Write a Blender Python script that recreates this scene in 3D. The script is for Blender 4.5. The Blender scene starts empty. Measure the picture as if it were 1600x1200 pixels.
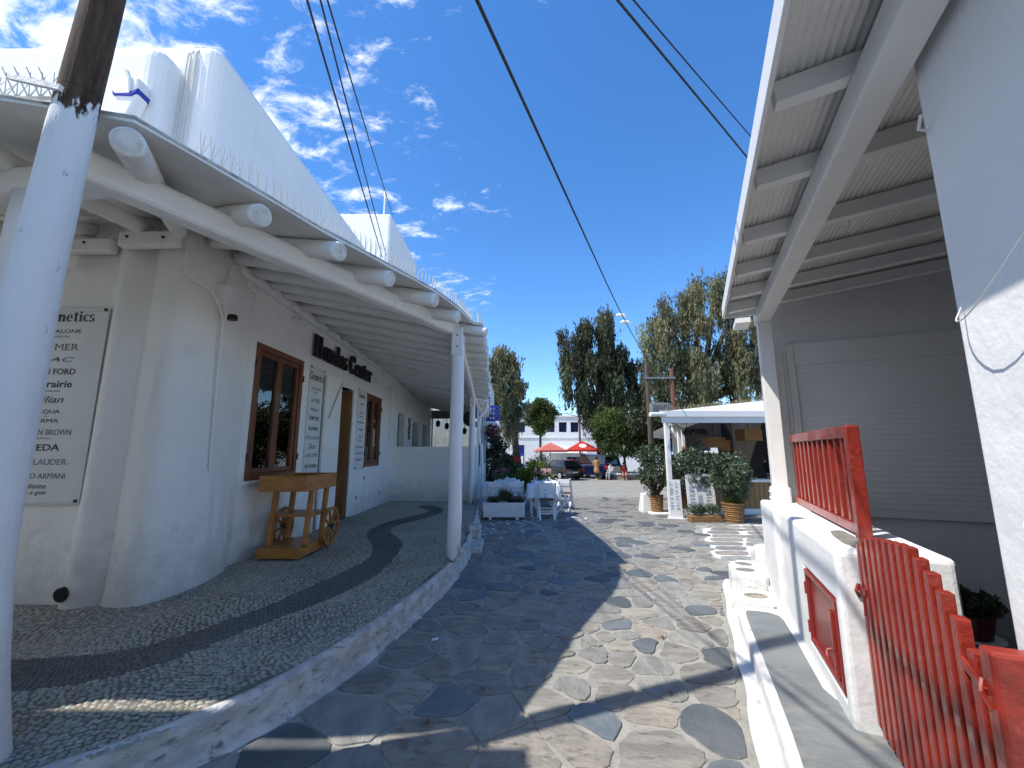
import bpy, bmesh, math, random
import numpy as np
from mathutils import Vector, Matrix, noise as mnoise
random.seed(7); rng = np.random.default_rng(11)
PI = math.pi
scene = bpy.context.scene
C = scene.collection

# ------------------------------------------------------------------ camera
cam_d = bpy.data.cameras.new('camera'); cam = bpy.data.objects.new('camera', cam_d); C.objects.link(cam)
cam.location = (0, 0, 1.6)
cam.rotation_euler = (math.radians(90) + math.atan(105 / 650), 0, 0)
cam_d.sensor_width = 36; cam_d.lens = 650 / 1600 * 36; cam_d.clip_start = 0.05; cam_d.clip_end = 2000
scene.camera = cam
# ------------------------------------------------------------------ world, sun, exposure
SUN_EL = math.radians(56.5); SUN_H = Vector((.93, .36)).normalized()     # horizontal travel of the light
world = bpy.data.worlds.new('World'); scene.world = world; world.use_nodes = True
def build_world():
    nt = world.node_tree; N = nt.nodes; L = nt.links; N.clear()
    out = N.new('ShaderNodeOutputWorld'); bg = N.new('ShaderNodeBackground'); bg.inputs['Strength'].default_value = SKY_STRENGTH
    sky = N.new('ShaderNodeTexSky'); sky.sky_type = 'NISHITA'; sky.sun_disc = False
    sky.sun_elevation = SUN_EL; sky.sun_rotation = math.atan2(-SUN_H.x, -SUN_H.y)
    sky.air_density = 1.0; sky.dust_density = 0.1; sky.ozone_density = 2.6; sky.altitude = 0
    tc = N.new('ShaderNodeTexCoord'); sep = N.new('ShaderNodeSeparateXYZ'); L.new(tc.outputs['Generated'], sep.inputs[0])
    def M(op, a, b=None, c=None, clamp=False):
        n = N.new('ShaderNodeMath'); n.operation = op; n.use_clamp = clamp
        for i, x in enumerate((a, b, c)):
            if x is None: continue
            if isinstance(x, (int, float)): n.inputs[i].default_value = x
            else: L.new(x, n.inputs[i])
        return n.outputs[0]
    zc = M('MAXIMUM', sep.outputs[2], 0.02)
    den = M('ADD', zc, 0.12)
    px = M('DIVIDE', sep.outputs[0], den); py = M('DIVIDE', sep.outputs[1], den)
    cb = N.new('ShaderNodeCombineXYZ'); L.new(px, cb.inputs[0]); L.new(py, cb.inputs[1])
    def noise(scale, detail, rough, vec, w=0.0, dist=0.0):
        n = N.new('ShaderNodeTexNoise'); n.noise_dimensions = '3D'
        n.inputs['Scale'].default_value = scale; n.inputs['Detail'].default_value = detail
        n.inputs['Roughness'].default_value = rough; n.inputs['Distortion'].default_value = dist
        mp = N.new('ShaderNodeMapping'); mp.inputs['Location'].default_value = (w, w * .7, w * .3)
        mp.inputs['Rotation'].default_value = (0, 0, .6); mp.inputs['Scale'].default_value = (1.0, 1.55, 1)
        L.new(vec, mp.inputs[0]); L.new(mp.outputs[0], n.inputs['Vector']); return n.outputs['Fac']
    fine = noise(8.5, 10, .68, cb.outputs[0], 3.1, .35)
    mid = noise(2.6, 4, .55, cb.outputs[0], 1.3)
    # cloud field thickens towards the west side of the sky
    grad = M('MULTIPLY_ADD', px, -0.21, -0.0)
    grad = M('MAXIMUM', M('MINIMUM', grad, 0.17), -0.07)
    s = M('ADD', M('ADD', M('MULTIPLY', fine, .62), M('MULTIPLY', mid, .38)), grad)
    r = N.new('ShaderNodeMapRange'); r.interpolation_type = 'SMOOTHSTEP'
    L.new(s, r.inputs[0]); r.inputs[1].default_value = .575; r.inputs[2].default_value = .76
    r.inputs[3].default_value = 0; r.inputs[4].default_value = .92
    # fade clouds at the horizon
    fz = N.new('ShaderNodeMapRange'); L.new(sep.outputs[2], fz.inputs[0]); fz.inputs[1].default_value = .03; fz.inputs[2].default_value = .2
    amt = M('MULTIPLY', r.outputs[0], fz.outputs[0])
    hs = N.new('ShaderNodeHueSaturation'); hs.inputs['Saturation'].default_value = 1.24; hs.inputs['Value'].default_value = .71
    L.new(sky.outputs[0], hs.inputs['Color'])
    tint = N.new('ShaderNodeMix'); tint.data_type = 'RGBA'; tint.blend_type = 'MULTIPLY'; tint.inputs[0].default_value = 1
    L.new(hs.outputs[0], tint.inputs[6]); tint.inputs[7].default_value = (.80, .89, 1.0, 1)
    mx = N.new('ShaderNodeMix'); mx.data_type = 'RGBA'
    L.new(amt, mx.inputs[0]); L.new(tint.outputs[2], mx.inputs[6]); mx.inputs[7].default_value = CLOUD
    L.new(mx.outputs[2], bg.inputs[0]); L.new(bg.outputs[0], out.inputs[0])
SKY_STRENGTH = 0.15; CLOUD = (4.0, 4.15, 4.3, 1)
build_world()
sl = bpy.data.lights.new('sun', 'SUN'); sun = bpy.data.objects.new('sun', sl); C.objects.link(sun)
sl.energy = 2.4; sl.angle = math.radians(0.53); sl.color = (1, .96, .89)
sun.location = (-20, -8, 30)
sun.rotation_euler = Vector((SUN_H.x * math.cos(SUN_EL), SUN_H.y * math.cos(SUN_EL), -math.sin(SUN_EL))).to_track_quat('-Z', 'Y').to_euler()
vs = scene.view_settings; vs.view_transform = 'Standard'; vs.look = 'None'; vs.gamma = 1; vs.exposure = 1.27; vs.use_curve_mapping = False
scene.cycles.max_bounces = 10; scene.cycles.diffuse_bounces = 6; scene.cycles.transparent_max_bounces = 12

# ------------------------------------------------------------------ materials
def lin(h):
    h = h.lstrip('#'); o = []
    for i in (0, 2, 4):
        s = int(h[i:i+2], 16) / 255; o.append(s / 12.92 if s <= .04045 else ((s + .055) / 1.055) ** 2.4)
    return tuple(o)
MATS = {}
def mat(name, c1, c2=None, scale=4, rough=.7, bump=0., bscale=None, detail=5, stretch=(1, 1, 1), lo=.35, hi=.65, metallic=0.,
        c3=None, s3=1.2, lo3=.5, hi3=.7, spec=.4, grime=0., rand=0., attr=False, trans=0., coat=0., coords='pos', bump2=0., b2scale=2., rotz=0.):
    m = bpy.data.materials.new(name); m.use_nodes = True; nt = m.node_tree; N = nt.nodes; L = nt.links
    b = N['Principled BSDF']; b.inputs['Roughness'].default_value = rough; b.inputs['Metallic'].default_value = metallic
    b.inputs['Specular IOR Level'].default_value = spec; b.inputs['Coat Weight'].default_value = coat
    if coords == 'pos': src = N.new('ShaderNodeNewGeometry').outputs['Position']
    else: src = N.new('ShaderNodeTexCoord').outputs['Object']
    mp = N.new('ShaderNodeMapping'); mp.inputs['Scale'].default_value = stretch; mp.inputs['Rotation'].default_value = (0, 0, rotz); L.new(src, mp.inputs[0])
    def nz(s, d=detail, r=.6):
        n = N.new('ShaderNodeTexNoise'); n.inputs['Scale'].default_value = s; n.inputs['Detail'].default_value = d; n.inputs['Roughness'].default_value = r
        L.new(mp.outputs[0], n.inputs['Vector']); return n.outputs['Fac']
    def rng_(f, a, z):
        n = N.new('ShaderNodeMapRange'); n.inputs[1].default_value = a; n.inputs[2].default_value = z; n.interpolation_type = 'SMOOTHSTEP'; L.new(f, n.inputs[0]); return n.outputs[0]
    def mix(f, a, z, bt='MIX'):
        n = N.new('ShaderNodeMix'); n.data_type = 'RGBA'; n.blend_type = bt
        if isinstance(f, float): n.inputs[0].default_value = f
        else: L.new(f, n.inputs[0])
        for i, x in ((6, a), (7, z)):
            if isinstance(x, tuple): n.inputs[i].default_value = (*x[:3], 1)
            else: L.new(x, n.inputs[i])
        return n.outputs[2]
    col = tuple(c1)
    if c2 is not None: col = mix(rng_(nz(scale), lo, hi), tuple(c1), tuple(c2))
    if c3 is not None: col = mix(rng_(nz(s3, 6, .65), lo3, hi3), col, tuple(c3))
    if grime:
        sx = N.new('ShaderNodeSeparateXYZ'); L.new(src, sx.inputs[0])
        n = N.new('ShaderNodeMath'); n.operation = 'MULTIPLY_ADD'; L.new(nz(5, 6, .7), n.inputs[0]); n.inputs[1].default_value = -1.5; L.new(sx.outputs[2], n.inputs[2])
        g = N.new('ShaderNodeMapRange'); L.new(n.outputs[0], g.inputs[0]); g.inputs[1].default_value = .12; g.inputs[2].default_value = -.5; g.inputs[3].default_value = 0; g.inputs[4].default_value = grime
        col = mix(g.outputs[0], col, (.36, .34, .30))
        st = N.new('ShaderNodeTexNoise'); st.inputs['Scale'].default_value = 3; st.inputs['Detail'].default_value = 5
        m2 = N.new('ShaderNodeMapping'); m2.inputs['Scale'].default_value = (2.5, 2.5, .22); L.new(src, m2.inputs[0]); L.new(m2.outputs[0], st.inputs['Vector'])
        w = rng_(st.outputs['Fac'], .60, .78); w2 = N.new('ShaderNodeMath'); w2.operation = 'MULTIPLY'; L.new(w, w2.inputs[0]); w2.inputs[1].default_value = .35
        col = mix(w2.outputs[0], col, (.62, .60, .56))
    if rand:
        oi = N.new('ShaderNodeObjectInfo'); rr = N.new('ShaderNodeMapRange'); L.new(oi.outputs['Random'], rr.inputs[0]); rr.inputs[3].default_value = 1-rand; rr.inputs[4].default_value = 1+rand
        hv = N.new('ShaderNodeHueSaturation'); L.new(col, hv.inputs['Color']); L.new(rr.outputs[0], hv.inputs['Value']); L.new(rr.outputs[0], hv.inputs['Saturation']); col = hv.outputs[0]
    if attr:
        a = N.new('ShaderNodeAttribute'); a.attribute_name = 'tint'
        col = mix(1.0, col, a.outputs['Color'], 'MULTIPLY')
    if isinstance(col, tuple): b.inputs['Base Color'].default_value = (*col, 1)
    else: L.new(col, b.inputs['Base Color'])
    prev = None
    for st, sc, dist in ((bump, bscale or scale * 4, .01), (bump2, b2scale, .05)):
        if st > 0:
            bp = N.new('ShaderNodeBump'); bp.inputs['Strength'].default_value = st; bp.inputs['Distance'].default_value = dist
            L.new(nz(sc, 6, .6), bp.inputs['Height'])
            if prev is not None: L.new(prev, bp.inputs['Normal'])
            prev = bp.outputs[0]
    if prev is not None: L.new(prev, b.inputs['Normal'])
    if trans > 0:
        t = N.new('ShaderNodeBsdfTranslucent'); ms = N.new('ShaderNodeMixShader'); ms.inputs[0].default_value = trans
        if isinstance(col, tuple): t.inputs[0].default_value = (*col, 1)
        else: L.new(col, t.inputs[0])
        L.new(b.outputs[0], ms.inputs[1]); L.new(t.outputs[0], ms.inputs[2]); L.new(ms.outputs[0], N['Material Output'].inputs[0])
    MATS[name] = m; return m
def glass(name, tint=(.9, .95, .95), refl=1.5, rough=0.0):
    m = bpy.data.materials.new(name); m.use_nodes = True; nt = m.node_tree; N = nt.nodes; L = nt.links
    N.remove(N['Principled BSDF'])
    fr = N.new('ShaderNodeFresnel'); fr.inputs[0].default_value = refl
    g = N.new('ShaderNodeBsdfGlossy'); g.inputs['Roughness'].default_value = rough; t = N.new('ShaderNodeBsdfTransparent'); t.inputs[0].default_value = (*tint, 1)
    ms = N.new('ShaderNodeMixShader'); L.new(fr.outputs[0], ms.inputs[0]); L.new(t.outputs[0], ms.inputs[1]); L.new(g.outputs[0], ms.inputs[2])
    L.new(ms.outputs[0], N['Material Output'].inputs[0]); MATS[name] = m; return m

W1 = (.80, .785, .755)
mat('plaster', (.88, .855, .81), (.84, .815, .77), 1.1, .85, .35, 38, c3=(.77, .755, .73), s3=1.7, lo3=.58, hi3=.8, spec=.2, bump2=.5, b2scale=4.5, grime=.5)
mat('plaster_fresh', (.85, .845, .83), (.81, .805, .79), 1.5, .8, .18, 36, spec=.25, bump2=.25, b2scale=4, grime=.3)
mat('plaster_dirty', (.62, .61, .58), (.42, .41, .39), 7, .95, 1.0, 40, c3=(.20, .20, .19), s3=8, lo3=.55, hi3=.68, stretch=(1, 1, 2.2), bump2=.6, b2scale=6)
mat('paint_wood_white', (.85, .83, .79), (.80, .78, .74), 3, .6, .5, 24, c3=(.52, .49, .44), s3=3.2, lo3=.62, hi3=.8, bump2=.5, b2scale=7)
mat('log_end', (.74, .71, .65), (.60, .56, .49), 14, .8, .8, 40, c3=(.32, .28, .22), s3=22, lo3=.6, hi3=.7)
mat('board_white', (.80, .79, .765), (.74, .73, .705), 2, .75, .2, 30, c3=(.55, .53, .49), s3=2.5, lo3=.6, hi3=.8)
mat('steel_white', (.84, .825, .79), (.80, .785, .755), 5, .45, .08, 30)
mat('shutter_white', (.83, .815, .78), (.80, .785, .75), 2, .8, spec=.15)
mat('whitewash_paint', (.74, .735, .71), (.62, .61, .58), 9, .9, .9, 40, c3=(.40, .385, .35), s3=13, lo3=.56, hi3=.72)
mat('pole_wood', (.045, .026, .015), (.095, .056, .032), 2.5, .9, .9, 22, stretch=(5, 5, .5), spec=.15)
mat('window_wood', (.20, .062, .02), (.135, .04, .013), 3, .4, .2, 30, stretch=(4, 4, 1), coat=.15)
mat('cart_wood', (.50, .205, .045), (.38, .145, .03), 3, .45, .2, 25, stretch=(1, 1, 5), coat=.2)
mat('red_paint', (.29, .030, .017), (.23, .022, .013), 3, .36, .25, 30, c3=(.33, .07, .05), s3=12, lo3=.58, hi3=.74, coat=.3, bump2=.3, b2scale=9)
mat('red_metal', (.24, .03, .025), (.20, .024, .02), 2, .35, .05, 20)
mat('black', (.012, .012, .013), None, rough=.45)
mat('ink', (.03, .03, .035), None, rough=.6)
mat('ink_grey', (.16, .16, .17), None, rough=.6)
mat('sign_board', (.70, .70, .68), (.66, .66, .64), 3, .5)
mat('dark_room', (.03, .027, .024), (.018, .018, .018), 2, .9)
mat('mortar', (.37, .352, .308), (.29, .277, .242), 7, .95, 1.0, 45, c3=(.15, .145, .125), s3=3.0, lo3=.56, hi3=.70)
mat('stone_brown', (.32, .30, .255), (.22, .206, .176), 4.5, .8, 1.0, 30, c3=(.11, .105, .092), s3=11, lo3=.54, hi3=.74, rand=.18, stretch=(.7, 2.0, 1), bump2=.5, b2scale=5, rotz=.3)
mat('stone_grey', (.29, .282, .252), (.205, .20, .182), 5.0, .75, 1.0, 30, c3=(.31, .295, .25), s3=9, lo3=.54, hi3=.74, rand=.18, stretch=(1.8, .8, 1), bump2=.5, b2scale=5, rotz=-.4)
mat('stone_blue', (.105, .12, .128), (.15, .162, .165), 3.0, .6, .7, 22, c3=(.20, .19, .165), s3=8, lo3=.58, hi3=.74, rand=.3, bump2=.4, b2scale=4)
mat('stone_rust', (.31, .28, .235), (.225, .205, .175), 4.4, .8, 1.0, 28, c3=(.13, .115, .1), s3=9, rand=.2, lo3=.5, hi3=.7, stretch=(1, 2, 1), bump2=.5, b2scale=5)
mat('slate_step', (.215, .23, .225), (.165, .18, .18), 1.8, .6, .5, 16, c3=(.27, .26, .23), s3=3, lo3=.52, hi3=.75, stretch=(1, 2, 1), bump2=.4, b2scale=4)
mat('far_paving', (.31, .298, .262), (.235, .227, .202), 1.3, .8, .8, 20, c3=(.32, .31, .28), s3=2.4, lo3=.52, hi3=.66, stretch=(1, 1.6, 1))
mat('pebble_cement', (.19, .178, .148), (.145, .135, .113), 3, .9, .5, 60)
mat('pebble_light', (.43, .40, .32), (.35, .325, .26), 40, .65, attr=True)
mat('pebble_dark', (.13, .125, .115), (.095, .092, .085), 40, .6, attr=True)
mat('leaf_olive', (.19, .19, .105), (.115, .125, .068), .5, .6, trans=.25, attr=True)
mat('leaf_dark', (.085, .098, .052), (.048, .06, .03), .5, .6, trans=.2, attr=True)
mat('leaf_mid', (.085, .125, .035), (.05, .085, .022), .8, .6, trans=.25, attr=True)
mat('leaf_gloss', (.105, .145, .082), (.055, .085, .045), 3, .45, trans=.2, attr=True)
mat('leaf_lime', (.19, .23, .02), (.12, .17, .02), 3, .55, trans=.3, attr=True)
mat('petal', (.62, .32, .42), (.72, .55, .45), 9, .7, trans=.3, attr=True)
mat('petal_purple', (.24, .11, .20), (.45, .24, .28), 9, .7, trans=.3, attr=True)
mat('petal_plum', (.10, .015, .035), (.16, .03, .06), 9, .7, attr=True)
mat('petal_red', (.6, .02, .02), None, rough=.6)
mat('bark', (.11, .085, .06), (.07, .055, .04), 3, .9, .8, 20, stretch=(3, 3, .6))
mat('wicker', (.30, .165, .06), (.17, .085, .03), 18, .7, .9, 60, stretch=(1, 1, 2.5))
mat('wood_panel', (.36, .20, .085), (.26, .14, .055), 3, .55, .3, 25, stretch=(6, 6, .7))
mat('canvas', (.78, .775, .75), (.72, .715, .69), 1.5, .8, .2, 6, trans=.05)
mat('cloth', (.80, .80, .82), None, rough=.8)
mat('chair_white', (.78, .78, .80), None, rough=.5)
mat('seat_brown', (.16, .075, .035), (.10, .045, .02), 8, .7)
mat('soil', (.03, .022, .016), None, rough=.95)
mat('blue_paint', (.02, .045, .30), (.015, .03, .20), 3, .5)
mat('blue_stripe', (.012, .025, .30), None, rough=.35)
mat('parasol_red', (.62, .05, .035), (.55, .04, .03), 2, .8, trans=.3)
mat('parasol_pink', (.68, .20, .16), (.62, .16, .13), 2, .8, trans=.3)
mat('car_black', (.010, .010, .012), None, rough=.15, coat=.8)
mat('car_blue', (.008, .014, .055), None, rough=.15, coat=.8)
mat('car_white', (.78, .78, .78), None, rough=.25, coat=.6)
mat('car_glass', (.02, .025, .03), None, rough=.05, spec=.8)
mat('rubber', (.015, .015, .015), None, rough=.85)
mat('chrome', (.6, .6, .62), None, rough=.25, metallic=1)
mat('lamp_red', (.35, .01, .01), None, rough=.2, coat=.5)
mat('stone_ring', (.30, .215, .15), (.20, .15, .11), 3, .85, .8, 14)
mat('skin', (.50, .30, .21), None, rough=.55)
mat('coat_camel', (.42, .235, .095), (.36, .20, .08), 4, .85)
mat('cloth_dark', (.02, .02, .025), None, rough=.85)
mat('cloth_red', (.42, .06, .045), None, rough=.85)
mat('cloth_sky', (.20, .48, .66), None, rough=.85)
mat('cloth_pale', (.55, .55, .56), None, rough=.85)
mat('hair', (.02, .013, .009), None, rough=.5)
mat('cable', (.012, .012, .012), None, rough=.7)
mat('cable_white', (.62, .61, .58), None, rough=.7)
mat('spike_plastic', (.70, .69, .64), None, rough=.4, trans=.3)
mat('reed', (.30, .24, .15), None, rough=.9)
mat('rattan', (.33, .165, .055), (.2, .09, .03), 25, .7, .6, 60)
mat('pot_plum', (.07, .012, .02), None, rough=.4)
mat('metal_grey', (.22, .22, .22), (.17, .17, .17), 4, .5)
mat('rust', (.16, .07, .04), None, rough=.8)
mat('far_white', (.80, .80, .80), (.74, .74, .74), 1, .85)
mat('hill', (.10, .11, .06), None, rough=.95)
glass('pane', (.80, .86, .84), 2.0)
glass('screen_glass', (.82, .88, .90), 1.7)

def pole_paint():
    # limewash that stops in a ragged line on the bare wood, flaking in places
    m = MATS['plaster_fresh'].copy(); m.name = 'pole_paint'; MATS['pole_paint'] = m; nt = m.node_tree; N = nt.nodes; L = nt.links; b = N['Principled BSDF']
    src = b.inputs['Base Color'].links[0].from_socket
    g = N.new('ShaderNodeNewGeometry'); sx = N.new('ShaderNodeSeparateXYZ'); L.new(g.outputs['Position'], sx.inputs[0])
    mp = N.new('ShaderNodeMapping'); mp.inputs['Scale'].default_value = (1, 1, .35); L.new(g.outputs['Position'], mp.inputs[0])
    n = N.new('ShaderNodeTexNoise'); n.inputs['Scale'].default_value = 16; n.inputs['Detail'].default_value = 7; n.inputs['Roughness'].default_value = .7; L.new(mp.outputs[0], n.inputs['Vector'])
    a = N.new('ShaderNodeMath'); a.operation = 'MULTIPLY_ADD'; L.new(n.outputs['Fac'], a.inputs[0]); a.inputs[1].default_value = .75; L.new(sx.outputs[2], a.inputs[2])
    r = N.new('ShaderNodeMapRange'); L.new(a.outputs[0], r.inputs[0]); r.inputs[1].default_value = 3.66; r.inputs[2].default_value = 3.69
    fl = N.new('ShaderNodeMapRange'); L.new(n.outputs['Fac'], fl.inputs[0]); fl.inputs[1].default_value = .66; fl.inputs[2].default_value = .70; fl.inputs[4].default_value = .45
    mxm = N.new('ShaderNodeMath'); mxm.operation = 'MAXIMUM'; L.new(r.outputs[0], mxm.inputs[0]); L.new(fl.outputs[0], mxm.inputs[1])
    mx = N.new('ShaderNodeMix'); mx.data_type = 'RGBA'; L.new(mxm.outputs[0], mx.inputs[0]); L.new(src, mx.inputs[6]); L.new(mx.outputs[2], b.inputs['Base Color'])
    m3 = N.new('ShaderNodeMapping'); m3.inputs['Scale'].default_value = (5, 5, .45); L.new(g.outputs['Position'], m3.inputs[0])
    n3 = N.new('ShaderNodeTexNoise'); n3.inputs['Scale'].default_value = 5; n3.inputs['Detail'].default_value = 8; n3.inputs['Roughness'].default_value = .7; L.new(m3.outputs[0], n3.inputs['Vector'])
    cr = N.new('ShaderNodeMapRange'); L.new(n3.outputs['Fac'], cr.inputs[0]); cr.inputs[1].default_value = .38; cr.inputs[2].default_value = .68
    wc = N.new('ShaderNodeMix'); wc.data_type = 'RGBA'; L.new(cr.outputs[0], wc.inputs[0]); wc.inputs[6].default_value = (.035, .022, .014, 1); wc.inputs[7].default_value = (.135, .082, .048, 1); L.new(wc.outputs[2], mx.inputs[7])
    bp = N.new('ShaderNodeBump'); bp.inputs['Strength'].default_value = .9; bp.inputs['Distance'].default_value = .012; L.new(n3.outputs['Fac'], bp.inputs['Height']); L.new(bp.outputs[0], b.inputs['Normal'])
pole_paint()
# ------------------------------------------------------------------ mesh helpers
class MB:
    def __init__(s): s.v = []; s.f = []; s.m = []
    def add(s, vs_, fs, m=0):
        o = len(s.v); s.v += [tuple(p) for p in vs_]; s.f += [tuple(i + o for i in f) for f in fs]; s.m += [m] * len(fs); return s
    def box(s, x0, x1, y0, y1, z0, z1, m=0):
        return s.add([(x0,y0,z0),(x1,y0,z0),(x1,y1,z0),(x0,y1,z0),(x0,y0,z1),(x1,y0,z1),(x1,y1,z1),(x0,y1,z1)],
                     [(0,3,2,1),(4,5,6,7),(0,1,5,4),(1,2,6,5),(2,3,7,6),(3,0,4,7)], m)
    def bar(s, p, q, w, h, m=0, up=(0, 0, 1)):
        p = Vector(p); q = Vector(q); d = (q - p).normalized(); u = Vector(up)
        if abs(d.dot(u)) > .98: u = Vector((0, 1, 0))
        x = d.cross(u).normalized(); y = x.cross(d).normalized(); V = []
        for c in (p, q):
            for a, b in ((-1,-1),(1,-1),(1,1),(-1,1)): V.append(c + x * a * w / 2 + y * b * h / 2)
        return s.add(V, [(0,1,2,3),(7,6,5,4),(0,4,5,1),(1,5,6,2),(2,6,7,3),(3,7,4,0)], m)
    def tube(s, pts, rads, n=12, m=0, cap=True, wob=0., up=(0, 0, 1)):
        pts = [Vector(p) for p in pts]
        if isinstance(rads, (int, float)): rads = [rads] * len(pts)
        V = []; F = []; x = None
        for i, p in enumerate(pts):
            d = (pts[min(i+1, len(pts)-1)] - pts[max(i-1, 0)]).normalized()
            if x is None:
                u = Vector(up)
                if abs(d.dot(u)) > .95: u = Vector((0, 1, 0))
                x = d.cross(u).normalized()
            else: x = (x - d * x.dot(d)).normalized()
            y = d.cross(x)
            for k in range(n):
                a = 2 * PI * k / n; r = rads[i]
                if wob: r *= 1 + wob * mnoise.noise(Vector((p.x * 2 + math.cos(a), p.y * 2 + math.sin(a), p.z * 2.3)))
                V.append(p + x * math.cos(a) * r + y * math.sin(a) * r)
        for i in range(len(pts) - 1):
            for k in range(n):
                F.append((i*n+k, i*n+(k+1) % n, (i+1)*n+(k+1) % n, (i+1)*n+k))
        if cap: F.append(tuple(range(n-1, -1, -1))); F.append(tuple((len(pts)-1)*n+k for k in range(n)))
        return s.add(V, F, m)
    def prism(s, poly, z0, z1, m=0):
        n = len(poly); z0s = z0 if hasattr(z0, '__len__') else [z0]*n; z1s = z1 if hasattr(z1, '__len__') else [z1]*n
        V = [(p[0], p[1], z0s[i]) for i, p in enumerate(poly)] + [(p[0], p[1], z1s[i]) for i, p in enumerate(poly)]
        F = [tuple(range(n-1, -1, -1)), tuple(range(n, 2*n))] + [(i, (i+1) % n, n+(i+1) % n, n+i) for i in range(n)]
        return s.add(V, F, m)
    def lathe(s, prof, c=(0, 0, 0), n=16, m=0, cap=True):
        V = []; F = []
        for r, z in prof:
            for k in range(n): V.append((c[0]+r*math.cos(2*PI*k/n), c[1]+r*math.sin(2*PI*k/n), c[2]+z))
        for i in range(len(prof)-1):
            for k in range(n): F.append((i*n+k, i*n+(k+1) % n, (i+1)*n+(k+1) % n, (i+1)*n+k))
        if cap: F.append(tuple(range(n-1, -1, -1))); F.append(tuple((len(prof)-1)*n+k for k in range(n)))
        return s.add(V, F, m)
    def xf(s, M):
        s.v = [tuple(M @ Vector(p)) for p in s.v]; return s
    def mesh(s, name, mats, smooth=False):
        me = bpy.data.meshes.new(name); me.from_pydata(s.v, [], s.f)
        for m in (mats if isinstance(mats, (list, tuple)) else [mats]): me.materials.append(MATS[m])
        if len(set(s.m)) > 1: me.polygons.foreach_set('material_index', s.m)
        if smooth: me.polygons.foreach_set('use_smooth', [True]*len(me.polygons))
        me.update(); return me
    def build(s, name, mats, parent=None, bevel=0., seg=2, smooth=False, loc=None, rotz=0, sub=0, auto=False):
        o = bpy.data.objects.new(name, s.mesh(name, mats, smooth)); C.objects.link(o)
        if parent is not None: o.parent = parent
        if loc is not None: o.location = loc
        if rotz: o.rotation_euler[2] = rotz
        if bevel:
            b = o.modifiers.new('b', 'BEVEL'); b.width = bevel; b.segments = seg; b.limit_method = 'ANGLE'; b.angle_limit = math.radians(40)
            b.use_clamp_overlap = True
        if sub:
            u = o.modifiers.new('s', 'SUBSURF'); u.levels = sub; u.render_levels = sub
        return o
def tag(o, label=None, cat=None, group=None, kind=None):
    if label: o['label'] = label
    if cat: o['category'] = cat
    if group: o['group'] = group
    if kind: o['kind'] = kind
    return o
def thing(name, label, cat, loc=(0, 0, 0), rotz=0, group=None):
    o = bpy.data.objects.new(name, None); C.objects.link(o); o.location = loc; o.rotation_euler[2] = rotz; o.empty_display_size = .2
    return tag(o, label, cat, group)
def dup(root, loc, rotz, label=None):
    r = root.copy(); C.objects.link(r); r.location = loc; r.rotation_euler[2] = rotz
    if label: r['label'] = label
    for ch in list(root.children):
        c = ch.copy(); C.objects.link(c); c.parent = r
        for g in list(ch.children):
            d = g.copy(); C.objects.link(d); d.parent = c
    return r
def text_mesh(s, size, align='CENTER', extrude=0.0008, sx=1., shear=0., bold=0., space=1.):
    cu = bpy.data.curves.new('t', 'FONT'); cu.body = s; cu.size = size; cu.align_x = align; cu.extrude = extrude; cu.shear = shear; cu.offset = bold; cu.space_character = space
    cu.resolution_u = 3
    o = bpy.data.objects.new('t', cu); C.objects.link(o)
    bpy.context.view_layer.update()
    me = bpy.data.meshes.new_from_object(o.evaluated_get(bpy.context.evaluated_depsgraph_get()))
    C.objects.unlink(o); bpy.data.objects.remove(o); bpy.data.curves.remove(cu)
    if sx != 1: me.transform(Matrix.Diagonal((sx, 1, 1, 1)))
    return me
def put_mesh(name, me, m, parent=None, M=None):
    me.materials.clear(); me.materials.append(MATS[m])
    if M is not None: me.transform(M)
    o = bpy.data.objects.new(name, me); C.objects.link(o); o.parent = parent; return o
def inside(p, poly):
    c = False; j = len(poly) - 1
    for i in range(len(poly)):
        a, b = poly[i], poly[j]
        if (a[1] > p[1]) != (b[1] > p[1]) and p[0] < (b[0]-a[0])*(p[1]-a[1])/(b[1]-a[1]) + a[0]: c = not c
        j = i
    return c
def chaikin(P, it=2, closed=True):
    for _ in range(it):
        Q = []; n = len(P)
        for i in range(n if closed else n-1):
            a, b = P[i], P[(i+1) % n]
            Q += [tuple(a[k]*.75+b[k]*.25 for k in range(len(a))), tuple(a[k]*.25+b[k]*.75 for k in range(len(a)))]
        P = Q if closed else [P[0]] + Q + [P[-1]]
    return P
def np_mesh(name, V, F, mats, tint=None, smooth=False, midx=None):
    """V (n,3), F (m,k) equal size faces"""
    me = bpy.data.meshes.new(name); n, (m, k) = len(V), F.shape
    me.vertices.add(n); me.vertices.foreach_set('co', np.asarray(V, dtype=np.float32).ravel())
    me.loops.add(m*k); me.loops.foreach_set('vertex_index', F.astype(np.int32).ravel())
    me.polygons.add(m); me.polygons.foreach_set('loop_start', np.arange(0, m*k, k, dtype=np.int32)); me.polygons.foreach_set('loop_total', np.full(m, k, dtype=np.int32))
    for q in mats: me.materials.append(MATS[q])
    if midx is not None: me.polygons.foreach_set('material_index', midx.astype(np.int32))
    if smooth: me.polygons.foreach_set('use_smooth', np.ones(m, dtype=bool))
    if tint is not None:
        a = me.attributes.new('tint', 'FLOAT_COLOR', 'POINT'); a.data.foreach_set('color', np.c_[tint, np.ones(n)].astype(np.float32).ravel())
    me.update(calc_edges=True); me.validate(); return me
def ground_z(y): return 0. if y < 10 else -0.022 * (min(y, 32) - 10)

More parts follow.
